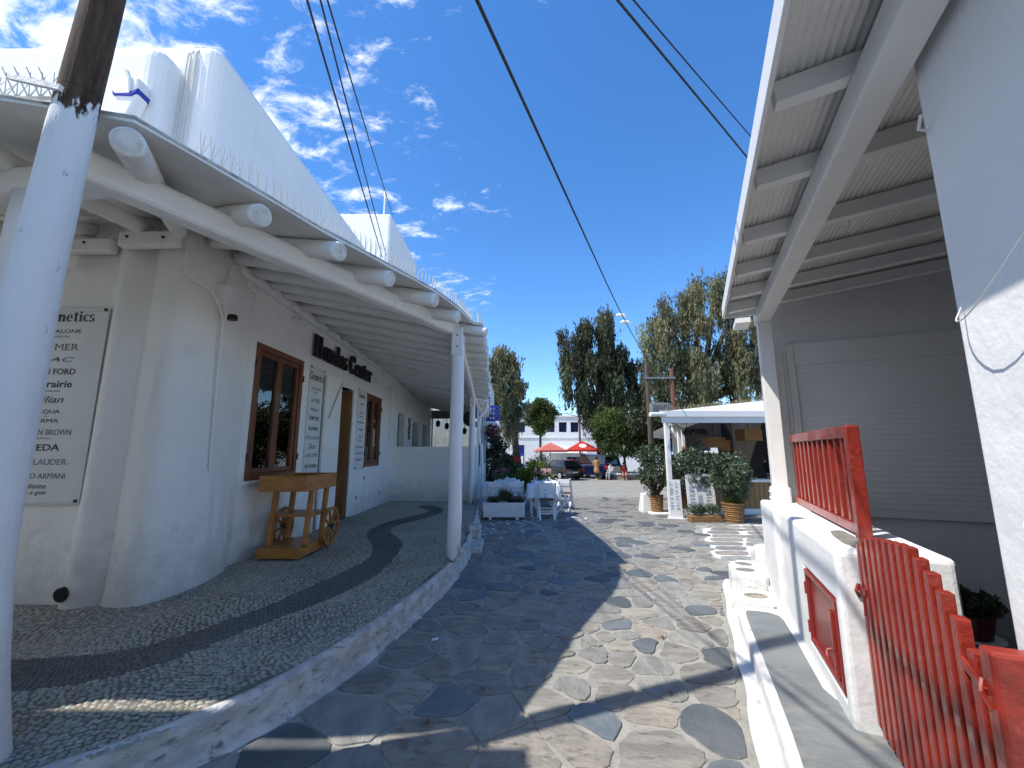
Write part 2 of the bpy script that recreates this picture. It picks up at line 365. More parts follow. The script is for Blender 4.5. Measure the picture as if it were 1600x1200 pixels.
# ================================================================== SETTING
def make_ground():
    mb = MB(); xs = [-400, -60, -20, -8, 0, 8, 20, 60, 400]; ys = [-60, 0, 10, 14, 18, 22, 26, 32, 60, 400]
    V = [(x, y, ground_z(y)) for y in ys for x in xs]; n = len(xs)
    F = [(j*n+i, j*n+i+1, (j+1)*n+i+1, (j+1)*n+i) for j in range(len(ys)-1) for i in range(n-1)]
    mb.add(V, F)
    for q, f in enumerate(mb.f): mb.m[q] = 1 if mb.v[f[0]][1] >= 14 else 0
    return tag(mb.build('street', ['mortar', 'far_paving']), 'street paved with irregular flagstones', None, None, 'structure')
street = make_ground(); del street['label']

KERB = [(-9, .2), (-4.5, .85), (-3.3, 1.25), (-2.5, 1.7), (-1.93, 2.12), (-1.6, 2.47), (-1.38, 2.82), (-1.15, 3.42), (-.93, 4.31), (-.76, 5.2), (-.69, 6.2), (-.67, 7.04), (-.72, 9), (-.87, 11.73), (-.92, 13), (-.95, 18)]
KERB_S = chaikin(KERB, 2, False)
TZ = .22
def offset(line, d):
    out = []
    for i, p in enumerate(line):
        a = line[max(i-1, 0)]; b = line[min(i+1, len(line)-1)]; t = Vector((b[0]-a[0], b[1]-a[1])).normalized()
        out.append((p[0] - t.y * d, p[1] + t.x * d))
    return out
inner = offset(KERB_S, .07)
terrace_poly = inner + [(-9.5, 18), (-9.5, .2)]
ter = MB().prism(terrace_poly, -.05, TZ).build('terrace_floor', 'pebble_cement'); tag(ter, kind='structure')
def make_kerb():
    mb = MB(); V = []; F = []
    K = []
    for i in range(len(KERB_S)-1):
        a, b = KERB_S[i], KERB_S[i+1]; L = math.dist(a, b); n = max(1, int(L/.05))
        for k in range(n): K.append((a[0]+(b[0]-a[0])*k/n, a[1]+(b[1]-a[1])*k/n))
    K.append(KERB_S[-1])
    prof = [(-.06, -.03), (-.04, .012), (-.012, .035), (-.004, .09), (.0, .15), (.004, .195), (.012, .222), (.035, .229), (.06, .226), (.075, .18)]
    offs = [offset(K, d) for d, z in prof]
    for i in range(len(K)):
        for j, (d, z) in enumerate(prof):
            p = offs[j][i]; w = mnoise.noise(Vector((p[0]*5, p[1]*5, z*9)))*.018 + mnoise.noise(Vector((p[0]*17, p[1]*17, z*20)))*.011
            V.append((p[0]+w, p[1]+w*.5, z + (w*.5 if j > 2 else 0)))
    n = len(prof)
    for i in range(len(K)-1):
        for j in range(n-1): F.append((i*n+j, (i+1)*n+j, (i+1)*n+j+1, i*n+j+1))
    mb.add(V, [f[::-1] for f in F]); o = mb.build('kerb', 'plaster_dirty', smooth=True); tag(o, kind='structure')
make_kerb()

# ---- pebble mosaic -------------------------------------------------
BAND = chaikin([(-4.2, 2.75), (-3.03, 2.86), (-2.55, 3.0), (-2.3, 3.4), (-1.92, 4.2), (-1.74, 5.0), (-1.68, 5.7), (-1.86, 6.6), (-2.25, 7.3), (-2.4, 8.0), (-2.1, 8.9), (-1.72, 9.8), (-1.85, 10.4), (-2.15, 10.8)], 2, False)
BANDA = np.array(BAND)
def band_dist(P):
    d = np.full(len(P), 9.)
    for a, b in zip(BANDA[:-1], BANDA[1:]):
        ab = b - a; t = np.clip(((P - a) @ ab) / (ab @ ab), 0, 1); d = np.minimum(d, np.linalg.norm(P - (a + t[:, None]*ab), axis=1))
    return d
def make_pebbles():
    pts = []; dx, dy = .040, .029
    for j in range(int((12.0 - 1.6)/dy)):
        y = 1.6 + j*dy
        for i in range(int((5.2 - .55)/dx)):
            pts.append((-5.2 + (i + .5*(j % 2))*dx, y))
    P = np.array(pts); P += rng.uniform(-1, 1, P.shape)*np.array([.010, .007])
    poly = offset(KERB_S, .06) + [(-9.5, 18), (-9.5, .2)]
    pa = np.array(poly); ok = np.zeros(len(P), bool); j = len(pa)-1
    for i in range(len(pa)):
        a, b = pa[i], pa[j]
        c = ((a[1] > P[:, 1]) != (b[1] > P[:, 1])) & (P[:, 0] < (b[0]-a[0])*(P[:, 1]-a[1])/(b[1]-a[1]+1e-9)+a[0]); ok ^= c; j = i
    # leave out the ground under the building
    ok &= ~((P[:, 0] < -3.5) & (P[:, 1] > 4.25)) & ~((P[:, 0] < -4.1) & (P[:, 1] > 4.1))
    P = P[ok]
    # swirl: orientation field
    ang = np.array([mnoise.noise(Vector((x*.9, y*.9, 0)))*1.6 + .35 for x, y in P])
    ang += rng.normal(0, .35, len(P))
    # warp the grid so rows are not straight
    wx = np.array([mnoise.noise(Vector((x*1.3, y*1.3, 5))) for x, y in P]); wy = np.array([mnoise.noise(Vector((x*1.3, y*1.3, 9))) for x, y in P])
    Q = P + np.c_[wx, wy]*.16
    bd = band_dist(Q); half = .20 + .03*np.sin(Q[:, 1]*3)
    dark = bd < half
    ra = rng.uniform(.0155, .0215, len(Q)); rb = ra*rng.uniform(.55, .82, len(Q)); h = rng.uniform(.004, .008, len(Q))
    ra[dark] *= .85; rb[dark] *= .8
    k = 8; th = np.arange(k)*2*PI/k
    def verts(sel):
        n = len(sel); V = np.zeros((n, 2*k+1, 3)); c, s = np.cos(ang[sel])[:, None], np.sin(ang[sel])[:, None]
        wob = 1 + rng.uniform(-.14, .14, (n, k))
        for r, (sc, zz) in enumerate(((1., 0.), (.72, .8))):
            ex = ra[sel][:, None]*np.cos(th)*sc*wob; ey = rb[sel][:, None]*np.sin(th)*sc*wob
            V[:, r*k:(r+1)*k, 0] = ex*c - ey*s; V[:, r*k:(r+1)*k, 1] = ex*s + ey*c; V[:, r*k:(r+1)*k, 2] = h[sel][:, None]*zz - (.001 if r == 0 else 0)
        V[:, 2*k, 2] = h[sel]; return V
    f = []
    for i in range(k): f += [(i, (i+1) % k, k+i), ((i+1) % k, k+(i+1) % k, k+i), (k+i, k+(i+1) % k, 2*k)]
    f = np.array(f)
    # nearest visible ones singly
    vis = (Q[:, 1] > 1.9) & (np.abs(Q[:, 0]) < 1.25*Q[:, 1] + .1) & ~dark & (Q[:, 0] > -2.75)
    order = np.argsort(np.where(vis, np.hypot(Q[:, 0], Q[:, 1]), 99)); single = order[:300]
    rest = np.setdiff1d(np.arange(len(Q)), single)
    tint_all = rng.uniform(.7, 1.15, (len(Q), 1))*np.array([[1, 1, 1]]) + rng.normal(0, .05, (len(Q), 3))
    for nm, sel, mt in (('pebble_bed', rest[~dark[rest]], 'pebble_light'), ('dark_pebble_band', rest[dark[rest]], 'pebble_dark')):
        V = verts(sel) + np.c_[Q[sel], np.full(len(sel), TZ)][:, None, :]
        F = (f[None] + (np.arange(len(sel))*(2*k+1))[:, None, None]).reshape(-1, 3)
        me = np_mesh(nm, V.reshape(-1, 3), F, [mt], np.repeat(np.clip(tint_all[sel], .3, 1.4), 2*k+1, axis=0), True)
        o = bpy.data.objects.new(nm, me); C.objects.link(o); o.parent = ter; tag(o, kind='stuff')
    # twelve shared pebble meshes
    base = []
    for q in range(12):
        V = verts(single[q:q+1])[0]; a = -ang[single[q]]; R = np.array([[math.cos(a), -math.sin(a)], [math.sin(a), math.cos(a)]]); V[:, :2] = V[:, :2] @ R.T
        base.append(np_mesh('pebble', V, f, ['pebble_light'], np.repeat(np.clip(tint_all[single[q:q+1]], .3, 1.4), 2*k+1, axis=0), True))
    for q, i in enumerate(single):
        o = bpy.data.objects.new('pebble', base[q % 12]); C.objects.link(o); o.parent = ter
        o.location = (Q[i, 0], Q[i, 1], TZ); o.rotation_euler[2] = ang[i]
make_pebbles()

# ---- flagstones ----------------------------------------------------
O_R = Vector((1.81, 2.46, 0)); PHI = math.atan2(.402, .916)
def RW(b, a, z=0.):                      # local (across, along) of the right-hand building -> world
    return (O_R.x + a*math.sin(PHI) + b*math.cos(PHI), O_R.y + a*math.cos(PHI) - b*math.sin(PHI), z)
ZONE = [(4.17, 9.54), (3.34, 7.52), (3.0, 6.4), (3.9, 5.9), (6.5, 8.6), (6.8, 9.5)]
def clip(poly, p, n):
    out = []
    for i in range(len(poly)):
        a, b = poly[i], poly[(i+1) % len(poly)]
        da = (a[0]-p[0])*n[0]+(a[1]-p[1])*n[1]; db = (b[0]-p[0])*n[0]+(b[1]-p[1])*n[1]
        if da <= 0: out.append(a)
        if da*db < 0: t = da/(da-db); out.append((a[0]+(b[0]-a[0])*t, a[1]+(b[1]-a[1])*t))
    return out
def stone_mesh(poly, gap, top, mname, rough=.012):
    cx = sum(p[0] for p in poly)/len(poly); cy = sum(p[1] for p in poly)/len(poly)
    # shrink by gap (half-plane), then round and roughen
    q = poly
    for i in range(len(poly)):
        a, b = poly[i], poly[(i+1) % len(poly)]; t = Vector((b[0]-a[0], b[1]-a[1]))
        if t.length < 1e-4: continue
        t.normalize(); n = (t.y, -t.x)
        if (cx-a[0])*n[0]+(cy-a[1])*n[1] > 0: n = (-n[0], -n[1])
        q = clip(q, (a[0]-n[0]*gap, a[1]-n[1]*gap), n)
        if len(q) < 3: return None
    n0 = len(q); q2 = []
    for i in range(n0):
        a, b = q[i], q[(i+1) % n0]; L = math.dist(a, b); c0 = random.uniform(.08, .2)
        for t in ([c0, .36, .64, 1-c0] if L > .16 else [.25, .75] if L > .05 else [.5]): q2.append((a[0]+(b[0]-a[0])*t, a[1]+(b[1]-a[1])*t))
    q = q2
    P = []
    for x, y in q:
        d = Vector((x-cx, y-cy)); L = d.length or 1
        w = mnoise.noise(Vector((x*6, y*6, 1)))*rough*1.8 + mnoise.noise(Vector((x*23, y*23, 4)))*rough*1.2
        P.append((x + d.x/L*w, y + d.y/L*w))
    n = len(P); V = []
    tilt = (random.uniform(-.006, .006), random.uniform(-.006, .006))
    for sc, z in ((1.0, -.01), (.994, top*.7), (.975, top)):
        for x, y in P:
            V.append(((x-cx)*sc, (y-cy)*sc, z + (tilt[0]*(x-cx)+tilt[1]*(y-cy) if z > 0 else 0)))
    F = [(r*n+i, r*n+(i+1) % n, (r+1)*n+(i+1) % n, (r+1)*n+i) for r in (0, 1) for i in range(n)] + [tuple(range(2*n, 3*n))]
    return (cx, cy), V, F
def make_flagstones():
    pts = []
    # variable-size scatter: rejection with local radius
    tries = 0
    def radius(x, y): return .30 + .15*mnoise.noise(Vector((x*.9, y*.9, 3)))
    cells = {}
    while tries < 42000:
        tries += 1; x = random.uniform(-2.6, 10); y = random.uniform(.6, 15.5)
        if x > 1.6 + y*.8 or x < -2.6: continue
        r = radius(x, y)*random.choice((.62, 1, 1, 1.45)); k = (int(x//.7), int(y//.7)); good = True
        for i in range(-1, 2):
            for j in range(-1, 2):
                for (a, b, rr) in cells.get((k[0]+i, k[1]+j), ()):
                    if (a-x)**2+((b-y)*1.25)**2 < (max(r, rr)*.9)**2: good = False
        if good: cells.setdefault(k, []).append((x, y, r)); pts.append((x, y))
    res = []
    for (x, y) in pts:
        poly = [(x-.9, y-.9), (x+.9, y-.9), (x+.9, y+.9), (x-.9, y+.9)]
        k = (int(x//.7), int(y//.7))
        for i in range(-3, 4):
            for j in range(-3, 4):
                for (a, b, _) in cells.get((k[0]+i, k[1]+j), ()):
                    if (a, b) == (x, y): continue
                    if (a-x)**2+(b-y)**2 > 3.3: continue
                    poly = clip(poly, ((a+x)/2, (b+y)/2), (a-x, b-y))
                    if len(poly) < 3: break
        if len(poly) < 3: continue
        c = (x, y)
        if inside(c, ZONE): continue
        # keep to the street
        if y < 18 and x < np.interp(y, [p[1] for p in KERB_S], [p[0] for p in KERB_S]) - .1: continue
        d = Vector((x-O_R.x, y-O_R.y)); a_ = d.x*math.sin(PHI)+d.y*math.cos(PHI); b_ = d.x*math.cos(PHI)-d.y*math.sin(PHI)
        if b_ > -.42 and a_ < 4.2: continue
        poly = clip(poly, RW(-.52, 0), (math.cos(PHI), -math.sin(PHI))) if a_ < 2.6 and b_ > -1.6 else poly
        if len(poly) < 3: continue
        res.append((c, poly))
    res.sort(key=lambda e: (abs(e[0][0]) > .95*e[0][1]+.3 or e[0][1] < 2.0, math.hypot(*e[0])))
    mb = MB(); names = ['stone_brown', 'stone_grey', 'stone_blue', 'stone_rust']; cnt = 0
    for (c, poly) in res:
        gap = random.uniform(.005, .014) if random.random() > .15 else random.uniform(.015, .035)
        mi = random.choices(range(4), (.36, .34, .16, .14))[0]
        s = stone_mesh(poly, gap, random.uniform(.005, .013), names[mi])
        if s is None: continue
        (cx, cy), V, F = s; gz = ground_z(cy)
        if cnt < 300:
            m = MB().add(V, F); m.build('flagstone', names[mi], street, loc=(cx, cy, gz)); cnt += 1
        else:
            mb.add([(p[0]+cx, p[1]+cy, p[2]+ground_z(p[1]+cy)) for p in V], F, mi)
    o = mb.build('flagstone_field', names, street); tag(o, kind='stuff')
    # whitewashed zone: rows of squarish stones
    rows = MB()
    for r in range(9):
        for cidx in range(4):
            t0, t1 = r/9, (r+1)/9
            def P(s, t):
                lx = 3.06 + (4.2-3.06)*t; ly = 6.45 + (9.5-6.45)*t; rx = 5.0 + (7.2-5.0)*t
                return (lx + (rx-lx)*s, ly - (rx-lx)*s*.10)
            j = random.uniform(-.03, .03)
            poly = [P(cidx/4+j, t0), P((cidx+1)/4+j, t0), P((cidx+1)/4+j, t1), P(cidx/4+j, t1)]
            s = stone_mesh(poly, .024, .011, 'stone_grey', .02)
            if s is None: continue
            (cx, cy), V, F = s
            MB().add(V, F).build('flagstone', random.choice(['stone_grey', 'stone_brown', 'stone_rust']), street, loc=(cx, cy, ground_z(cy)))
    z = chaikin(ZONE, 1); MB().add([(p[0], p[1], .004 + ground_z(p[1])) for p in z], [tuple(range(len(z)))[::-1]]).build('painted_joint', 'whitewash_paint', street)
    # painted joints by the planter box and under the tables
    for zz in ([(-.68, 8.1), (.1, 8.0), (.75, 8.6), (1.0, 9.5), (.9, 10.0), (-.72, 10.0)], [(-.72, 10.0), (.6, 10.0), (1.3, 9.95), (1.9, 10.3), (1.75, 11.2), (1.9, 12.6), (1.5, 14.2), (-.8, 14.2)]):
        zq = chaikin(zz, 1)
        MB().add([(p[0], p[1], .0035 + ground_z(p[1])) for p in zq], [tuple(range(len(zq)))]).build('painted_joint', 'whitewash_paint', street)
make_flagstones()

# ================================================================== LEFT SHOP BUILDING
def holed_wall(u0, u1, z0, z1, holes, thick, map_fn, m=0):
    us = sorted({u0, u1, *[h[0] for h in holes], *[h[1] for h in holes]}); zs = sorted({z0, z1, *[h[2] for h in holes], *[h[3] for h in holes]})
    mb = MB(); idx = {}
    def v(u, z, d):
        k = (u, z, d)
        if k not in idx: idx[k] = len(mb.v); mb.v.append(tuple(map_fn(u, z, d)))
        return idx[k]
    solid = {}
    for i in range(len(us)-1):
        for j in range(len(zs)-1):
            cu, cz = (us[i]+us[i+1])/2, (zs[j]+zs[j+1])/2
            solid[i, j] = not any(h[0] < cu < h[1] and h[2] < cz < h[3] for h in holes)
    def face(f): mb.f.append(f); mb.m.append(m)
    for (i, j), s in solid.items():
        if not s: continue
        a, b, c, d = us[i], us[i+1], zs[j], zs[j+1]
        face((v(a, c, 0), v(b, c, 0), v(b, d, 0), v(a, d, 0))); face((v(a, d, thick), v(b, d, thick), v(b, c, thick), v(a, c, thick)))
        for (di, dj, p, q) in ((-1, 0, (a, d), (a, c)), (1, 0, (b, c), (b, d)), (0, -1, (a, c), (b, c)), (0, 1, (b, d), (a, d))):
            if not solid.get((i+di, j+dj), False): face((v(*q, 0), v(*p, 0), v(*p, thick), v(*q, thick)))
    return mb
WX = -3.45
shop = thing('shop_building', 'white plastered shop on the left with brown windows and stepped flat roof', 'building', (-3.45, 8, 0))
SH = Matrix.Translation((3.45, -8, 0))          # children are written in world coordinates
def shop_part(mb, name, m, parent=None, **k):
    o = mb.build(name, m, parent or shop, **k)
    o.matrix_parent_inverse = SH if parent is None else Matrix.Identity(4)
    return o
holes = [(5.48, 6.75, 1.22, 3.07), (8.12, 8.95, .22, 2.9), (9.83, 10.93, 1.24, 2.97)]
shop_part(holed_wall(4.4, 12.02, .1, 4.06, holes, .3, lambda u, z, d: (WX - d, u, z)), 'wall', 'plaster', bevel=.012)
# the swollen rounded corner and the wall that turns away to the left
cor = chaikin([(-3.47, 5.42), (-3.44, 5.3), (-3.33, 4.9), (-3.27, 4.5), (-3.33, 4.12), (-3.45, 4.0), (-3.68, 4.02), (-3.74, 4.10), (-3.80, 4.04), (-3.90, 3.96), (-4.02, 3.98), (-4.08, 4.08), (-4.2, 4.10), (-5.5, 4.10), (-9, 4.1), (-9, 5.2), (-3.8, 5.2), (-3.6, 5.42)], 2)
mb = MB()
V = []; n = len(cor); levels = [(.1, .05), (.35, .02), (.8, .0), (1.6, -.012), (2.6, -.02), (3.4, -.02), (4.02, -.02)]
for z, o_ in levels:
    for i, p in enumerate(cor):
        a = cor[i-1]; b = cor[(i+1) % n]; t = Vector((b[0]-a[0], b[1]-a[1])); t.normalize()
        w = o_ + mnoise.noise(Vector((p[0]*2, p[1]*2, z*1.3)))*.012 if p[1] < 5.15 and p[0] > -8 else 0
        V.append((p[0] - t.y*w, p[1] + t.x*w, z))
F = [(r*n+i, r*n+(i+1) % n, (r+1)*n+(i+1) % n, (r+1)*n+i) for r in range(len(levels)-1) for i in range(n)] + [tuple(range((len(levels)-1)*n, len(levels)*n))]
mb.add(V, F); shop_part(mb, 'corner_wall', 'plaster', smooth=True)
# other walls and flat roof keep the room dark
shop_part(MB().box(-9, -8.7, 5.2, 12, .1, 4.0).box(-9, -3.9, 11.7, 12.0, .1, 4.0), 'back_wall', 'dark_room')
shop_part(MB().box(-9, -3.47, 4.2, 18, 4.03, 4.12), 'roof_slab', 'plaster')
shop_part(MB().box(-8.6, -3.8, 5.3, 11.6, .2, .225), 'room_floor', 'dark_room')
shop_part(MB().box(-4.9, -4.3, 5.6, 7.4, .225, 1.5).box(-5.0, -4.4, 9.4, 11.2, .225, 1.6), 'display_counter', 'cart_wood', bevel=.01)
# upper storey blocks
shop_part(MB().box(-9, -3.84, 3.92, 9.8, 4.0, 6.06), 'upper_wall', 'plaster_fresh', bevel=.16, seg=5)
shop_part(MB().box(-5, WX, 4.22, 9.9, 4.0, 6.40), 'upper_wall', 'plaster_fresh', bevel=.16, seg=5)
shop_part(MB().box(-8, WX, 10.95, 14.2, 4.0, 8.3), 'upper_wall', 'plaster_fresh', bevel=.07, seg=3)
shop_part(MB().tube([(-3.7, 11.1, 8.1), (-3.7, 11.1, 9.1)], .025, 8), 'roof_pipe', 'steel_white')
for k, (x, ph) in enumerate(((-3.80, 0), (-3.765, 1), (-3.73, 2.2), (-3.70, 3))):
    pts = [(x + .012*math.sin(z*2+ph), 4.205 - .012*k % .02, z) for z in np.linspace(4.1, 6.2, 14)] + [(x, 4.28, 6.38), (x+.05, 4.6, 6.42)]
    shop_part(MB().tube(pts, .009, 6), 'cable', 'cable_white')
# drain hole at the foot of the corner
shop_part(MB().tube([(-4.0, 3.93, .34), (-4.0, 4.05, .35)], .062, 16), 'drain_pipe', 'black')
# windows
def casement(y0, y1, z0, z1):
    fr = MB(); x0, x1 = WX-.10, WX+.012; t = .085
    fr.box(x0, x1, y0, y0+t, z0, z1); fr.box(x0, x1, y1-t, y1, z0, z1); fr.box(x0, x1-.001, y0+t, y1-t, z1-t, z1); fr.box(x0, x1-.001, y0+t, y1-t, z0, z0+t)
    f = shop_part(fr, 'window', 'window_wood', bevel=.006)
    yc = (y0+y1)/2
    for a, b in ((y0+t+.004, yc-.003), (yc+.003, y1-t-.004)):
        s = .062; c0, c1 = WX-.075, WX-.012
        m = MB().box(c0, c1, a, a+s, z0+t+.004, z1-t-.004).box(c0, c1, b-s, b, z0+t+.004, z1-t-.004).box(c0, c1-.001, a+s, b-s, z1-t-.004-s, z1-t-.004).box(c0, c1-.001, a+s, b-s, z0+t+.004, z0+t+.004+s)
        shop_part(m, 'sash', 'window_wood', f, bevel=.005)
        shop_part(MB().box(WX-.052, WX-.046, a+s-.01, b-s+.01, z0+t+s-.006, z1-t-s+.006), 'pane', 'pane', f)
    for zz in (z0+.3, z1-.3):
        for yy in (y0-.004, y1+.004): shop_part(MB().tube([(WX+.016, yy, zz-.05), (WX+.016, yy, zz+.05)], .012, 8), 'hinge', 'black', f)
    shop_part(MB().box(WX-.02, WX+.035, y0-.03, y1+.03, z0-.045, z0-.004), 'sill', 'plaster', f, bevel=.01)
    for q in f.children: q.matrix_parent_inverse = Matrix.Identity(4)
casement(*holes[0]); casement(*holes[2])
# door: frame, curtain-brown leaf inside, white shutter folded out
d = shop_part(MB().box(WX-.28, WX+.02, 8.03, 8.12, .22, 2.99).box(WX-.28, WX+.02, 8.95, 9.04, .22, 2.99).box(WX-.28, WX+.019, 8.12, 8.95, 2.9, 2.99), 'door', 'paint_wood_white', bevel=.008)
shop_part(MB().box(WX-.24, WX-.18, 8.13, 8.56, .25, 2.88), 'leaf', 'window_wood', d, bevel=.005)
shop_part(MB().box(WX-.28, WX-.03, 8.915, 8.948, .25, 2.88), 'lining', 'wood_panel', d, bevel=.004)
shop_part(MB().box(WX-.30, WX-.26, 8.57, 8.9, .25, 2.88), 'leaf', 'window_wood', d, bevel=.005)
shop_part(MB().bar((WX-.2, 8.92, .25), (WX-.6, 8.75, .25), .05, .02).box(WX-.62, WX-.22, 8.86, 8.91, .25, 2.88), 'leaf', 'cart_wood', d, bevel=.005)
shop_part(MB().bar((-3.40, 7.50, 1.62), (-3.33, 8.02, 1.62), .045, 2.72), 'shutter_leaf', 'paint_wood_white', d, bevel=.006)
for z in (2.5, 2.0, 1.4): shop_part(MB().tube([(-3.33, 8.02, z), (-3.33, 8.05, z)], .016, 8), 'bolt', 'black', d)
shop_part(MB().tube([(-3.29, 7.98, 2.92), (-3.345, 7.6, 2.2)], .008, 6), 'hook_rod', 'metal_grey', d)
shop_part(MB().box(WX-.3, WX+.06, 8.03, 9.04, .222, .25), 'threshold', 'slate_step', d, bevel=.005)
# wall plate under the rafters, end blocks with bolts
shop_part(MB().bar((-3.40, 4.55, 3.86), (-3.40, 11.9, 3.66), .10, .12), 'wall_plate', 'paint_wood_white', bevel=.025)
shop_part(MB().bar((-3.95, 3.92, 3.70), (-3.38, 3.95, 3.73), .10, .17).bar((-5.4, 4.06, 3.70), (-4.12, 4.04, 3.70), .10, .16), 'wall_plate', 'paint_wood_white', bevel=.03)
for x, y in ((-3.85, 3.865), (-3.5, 3.88), (-4.4, 3.985), (-4.9, 3.99)): shop_part(MB().tube([(x, y+.02, 3.72), (x, y-.006, 3.72)], .012, 8), 'bolt', 'black')
# electric box, conduits
shop_part(MB().box(-3.36, -3.19, 4.42, 4.54, 3.22, 3.46), 'meter_box', 'plaster', bevel=.02)
for k, pts in enumerate(([(-3.36, 4.03, 3.66), (-3.355, 4.02, 3.45), (-3.32, 4.05, 3.36), (-3.27, 4.15, 3.34), (-3.23, 4.3, 3.30), (-3.23, 4.42, 3.14), (-3.24, 4.48, 3.08)],
                         [(-3.25, 4.50, 3.24), (-3.26, 4.52, 3.0), (-3.27, 4.56, 2.2), (-3.28, 4.60, 1.4)], [(-3.22, 4.47, 3.22), (-3.22, 4.50, 3.1), (-3.25, 4.53, 3.02)],
                         [(-3.28, 4.6, 3.75), (-3.27, 4.56, 3.55), (-3.25, 4.5, 3.46)], [(-3.43, 11.75, 3.6), (-3.43, 11.75, 2.0)])):
    shop_part(MB().tube(chaikin(pts, 2, False), .014 if k != 2 else .01, 8), 'conduit', 'plaster', smooth=True)
shop_part(MB().lathe([(0, 0), (.05, 0), (.055, .03), (.045, .06), (0, .06)], (-3.2, 4.58, 3.08), 12), 'junction_box', 'black', smooth=False)
for y, z in ((5.05, 3.66), (6.3, 3.62), (10.3, 3.35), (11.3, 3.3)):
    f = shop_part(MB().box(-3.44, -3.36, y, y+.1, z, z+.07), 'wall_spotlight', 'plaster', bevel=.01)
    shop_part(MB().tube([(-3.36, y+.05, z+.02), (-3.26, y+.09, z-.05)], .03, 10), 'lamp_head', 'plaster', f)
shop_part(MB().box(-4.5, -4.4, 3.95, 4.06, 3.44, 3.56), 'wall_spotlight', 'plaster', bevel=.01)
for y, z in ((9.45, .55), (11.1, .5), (9.9, .95)): shop_part(MB().box(WX, WX+.012, y, y+.05, z, z+.07), 'socket_plate', 'metal_grey')

# siren on the upper wall
sr = thing('alarm_siren', 'white alarm siren with a blue band above the awning behind the pole', 'alarm', (-4.02, 3.92, 5.18))
sp = [(-.10, .30), (.12, .28), (.13, .10), (.06, -.16), (-.05, -.16), (-.11, .10)]
def yprism(poly, y0, y1):
    m = MB(); n = len(poly); m.add([(p[0], y0, p[1]) for p in poly] + [(p[0], y1, p[1]) for p in poly], [tuple(range(n)), tuple(range(2*n-1, n-1, -1))] + [(i, n+i, n+(i+1) % n, (i+1) % n) for i in range(n)]); return m
yprism(sp, -.14, 0).build('housing', 'steel_white', sr, bevel=.02)
yprism([(-.125, .12), (-.11, .06), (.08, .05), (.13, .09), (.145, .14), (.06, .09), (-.08, .085)], -.155, -.0).build('band', 'blue_stripe', sr, bevel=.006)
MB().tube([(-.01, -.15, .33), (.04, -.15, .24), (.06, -.15, .1)], [.03, .022, .015], 8).build('bracket', 'steel_white', sr)
for x in (-.26, .03): MB().lathe([(0, 0), (.07, .01), (.08, .05), (.05, .09), (0, .1)], (x, -.1, -.28), 12).build('cable_gland', 'black', sr, smooth=True)

# ---- serif glyphs for the shop sign ---------------------------------
def ring(cx, cy, rx, ry, ix, iy, a0=0., a1=2*PI, n=20):
    P = []
    for k in range(n):
        t0 = a0+(a1-a0)*k/n; t1 = a0+(a1-a0)*(k+1)/n
        P.append([(cx+rx*math.cos(t0), cy+ry*math.sin(t0)), (cx+rx*math.cos(t1), cy+ry*math.sin(t1)), (cx+ix*math.cos(t1), cy+iy*math.sin(t1)), (cx+ix*math.cos(t0), cy+iy*math.sin(t0))])
    return P
def rect(a, b, c, d): return [[(a, c), (b, c), (b, d), (a, d)]]
def glyph(ch):
    S = .17; sf = .05     # stem, serif thickness
    def stem(x, h, l=.07, r=.07, base=0, top=True):
        q = rect(x, x+S, base, h)
        q += rect(x-l, x+S+r, base, base+sf)
        if top: q += rect(x-l, x+.02, h-sf, h)
        return q
    if ch == 'H': return stem(.07, 1.35) + rect(.24, .31, 1.30, 1.35) + stem(.52, 1.35) + rect(.69, .76, 1.30, 1.35) + rect(.2, .55, .63, .70), .84
    if ch == 'o': return ring(.27, .45, .25, .46, .09, .40), .55
    if ch == 'n': return stem(.06, .9) + stem(.40, .62, top=False) + ring(.37, .6, .20, .31, .03, .26, 0, PI, 10), .66
    if ch == 'm': return stem(.06, .9) + stem(.38, .62, .04, .04, top=False) + stem(.70, .62, top=False) + ring(.35, .6, .20, .31, .03, .26, 0, PI, 10) + ring(.67, .6, .20, .31, .03, .26, 0, PI, 10), .95
    if ch == 'd': return ring(.24, .44, .22, .45, .07, .40) + rect(.36, .36+S, 0, 1.35) + rect(.28, .40, 1.30, 1.35) + rect(.5, .6, 0, sf), .62
    if ch == 's': return ring(.22, .67, .2, .24, .06, .17, .3, 1.5*PI, 12) + ring(.22, .23, .2, .24, .06, .17, -.5*PI, PI*.5+.01, 10) + ring(.22, .23, .2, .24, .06, .17, -PI*.85, -.5*PI, 5) + rect(.04, .09, .0, .22), .47
    if ch == 'C': return ring(.40, .68, .38, .70, .17, .63, .45, 2*PI-.45, 24) + rect(.66, .72, .92, 1.36), .8
    if ch == 'c': return ring(.25, .45, .23, .46, .08, .40, .6, 2*PI-.6, 18), .48
    if ch == 'e': return ring(.26, .45, .24, .46, .09, .40, 0, 2*PI-.7, 20) + rect(.15, .49, .44, .50), .53
    if ch == 't': return rect(.12, .12+S, .05, 1.12) + rect(0, .42, .84, .9) + ring(.30, .16, .18, .16, .03, .11, PI, 1.8*PI, 8), .45
    if ch == 'r': return stem(.06, .9) + ring(.33, .72, .15, .18, .02, .05, 0, PI, 8) + ring(.40, .74, .085, .10, 0, 0), .5
    if ch == 'i': return stem(.06, .9) + ring(.145, 1.15, .1, .12, 0, 0), .32
    return [], .3
